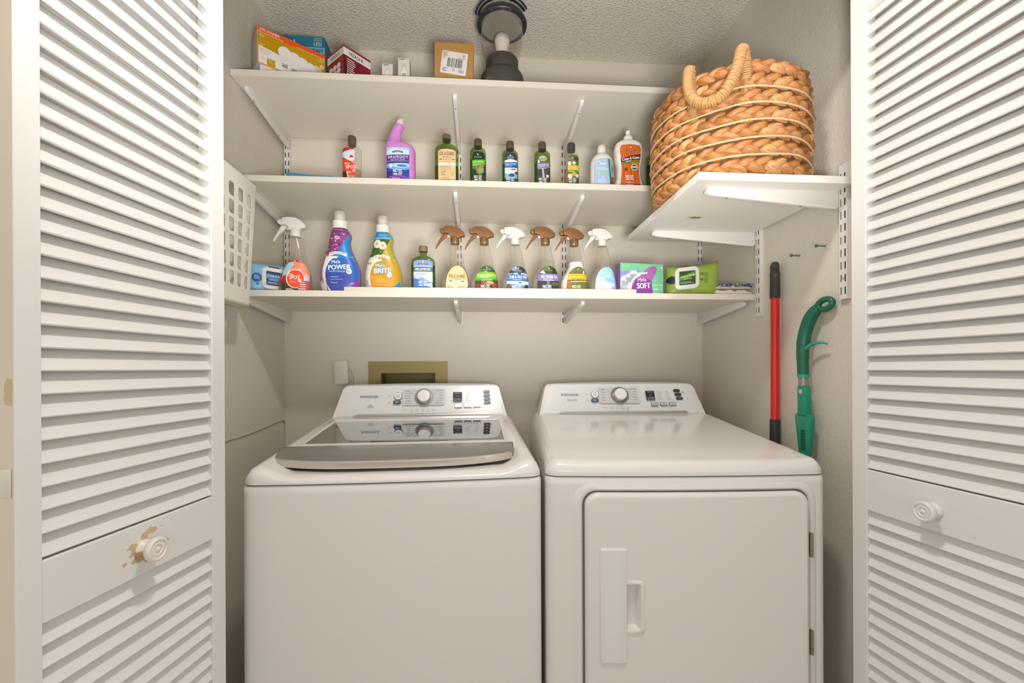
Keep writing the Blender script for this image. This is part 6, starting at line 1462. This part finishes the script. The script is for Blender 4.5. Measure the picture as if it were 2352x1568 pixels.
# ---------------------------------------------------------------- red pole and green tool against the right wall
def lean(t, base, top):
    d = Vector(top) - Vector(base); t.rotation_euler = d.to_track_quat('Z', 'X').to_euler(); return d.length
t = thing('broom_pole', 'red metal pole with a black ribbed grip leaning on the right wall', 'pole', (0.9220, 1.3110, 0.0))
Lp = lean(t, (0.9220, 1.3110, 0.0), (0.9420, 1.3290, 1.488))
RED = mat('d8241a', .25, spec=.5); BLK = mat('3a3a38', .5)
MB().lathe([(.0125, .97), (.0125, Lp - .1)], 24).build('tube', RED, t, smooth=True, ang=40)
prof = [(.0132, Lp - .118)]
for i in range(13): z = Lp - .116 + i * .0052; prof += [(.0152 - i * .00006, z), (.0152 - i * .00006, z + .0034), (.0141 - i * .00006, z + .0040)]
prof += [(.0146, Lp - .046), (.0148, Lp - .036), (.0128, Lp - .032), (.0122, Lp - .012), (.0090, Lp - .003), (.001, Lp)]
g = MB().lathe(prof, 24).build('grip', BLK, t, smooth=True, ang=40)
MB().prism(rrect(-.0042, Lp - .031, .0042, Lp - .011, .004), -.0128, -.0095, 'y').build('hang_hole', mat('171614', .6), g, bevel=.0006)
b = MB(); b.lathe([(.0150, .0), (.0150, .978), (.0138, .985)], 20); b.build('lower_socket', mat('2b2928', .55), t, smooth=True, ang=40)
t = thing('grabber_tool', 'green curved-handle weeding tool leaning on the right wall behind the dryer', 'tool', (0.9280, 1.1800, 0.0))
GN = mat('17654f', .32); GN2 = mat('1c8f74', .38); GN3 = mat('2aa384', .4)
def toolpt(y, z, x=.0): return (x, 1.1800 - y if False else y - 1.1800, z)
# curved handle (flattened tube) in the wall's plane, ending in a ring with a hole
hc = catmull([(0.0, .0105, 1.128), (0.0, .0125, 1.165), (0.001, .0130, 1.205), (.003, .0080, 1.245), (.006, -.0050, 1.283), (.010, -.0200, 1.306), (.014, -.0320, 1.316)], 8)
MB().tube(hc, [.0150] * 10 + [.0162] * 8 + [.0172] * 18 + [.0170 - .00025 * i for i in range(len(hc) - 36)], 24).build('curved_handle', GN, t, smooth=True)
ringc = Vector((.0165, -.0500, 1.3225)); dirv = Vector((.004, -.030, .004)).normalized(); upv = Vector((0, .1, 1)).normalized()
MB().tube([ringc + dirv * (.0215 * cos(a_)) + upv * (.0135 * sin(a_)) for a_ in [2 * pi * i / 28 for i in range(28)]], .0082, 18, closed=True).build('hang_ring', GN, t, smooth=True)
MB().tube([(.0, .0105, 1.121), (.0, .0105, 1.130)], .0160, 20).build('collar', GN3, t, smooth=True, ang=40)
tr_ = catmull([(.0, .006, 1.200), (.004, -.014, 1.2135), (.008, -.030, 1.2170), (.011, -.044, 1.2175), (.013, -.056, 1.2150), (.0135, -.0605, 1.2125)], 6)
MB().tube(tr_, [.0072 - .0045 * min(1, i / (len(tr_) - 6)) for i in range(len(tr_))], 16, flat=.8).build('trigger', GN3, t, smooth=True)
MB().tube([(0, .0100, 1.096), (0, .0105, 1.122)], .0126, 20).build('metal_shaft', mat('9c9a96', .35, .5), t, smooth=True, ang=40)
sl = MB().prism([(-.0115, 1.012), (.0235, 1.012), (.0240, 1.060), (.0242, 1.094), (.0205, 1.0985), (-.0035, 1.0985), (-.0070, 1.094), (-.0095, 1.060)], -.0095, .0095).build('sleeve', GN2, t, bevel=.004, seg=3)
MB().lathe([(.0065, 0), (.0065, .0012)], 18, axis='x', c=(-.0107, .0090, 1.0800)).build('button_hole', mat('c8bfb6', .6), sl)
hd_ = MB().prism([(-.0260, 1.008), (-.0200, 1.0165), (.0330, 1.0165), (.0395, 1.008), (.0230, .90), (.010, .62), (.004, .44), (-.004, .44), (-.008, .62), (-.0140, .90)], -.0065, .0065).build('blade_head', GN2, t, bevel=.003, seg=2)
tb = MB()
for i in range(30):
    z = 1.000 - i * .0060; y = -.0250 + (1.008 - z) * .105
    tb.add([(-.002, y + .0012, z), (-.002, y - .0034, z - .0014), (-.002, y + .0012, z - .0034), (.002, y + .0012, z), (.002, y - .0034, z - .0014), (.002, y + .0012, z - .0034)], [(0, 1, 2), (3, 5, 4), (0, 3, 4, 1), (1, 4, 5, 2), (2, 5, 3, 0)])
tb.build('saw_teeth', GN3, hd_)
gr = MB()
for i in range(14):
    for j in range(4): gr.lathe([(.0016, 0), (.0016, .0010)], 6, (-.0072, -.003 + j * .0042 + (i % 2) * .002, .970 - i * .0042), 'x')
gr.build('grip_holes', mat('0f1f1a', .7), hd_)
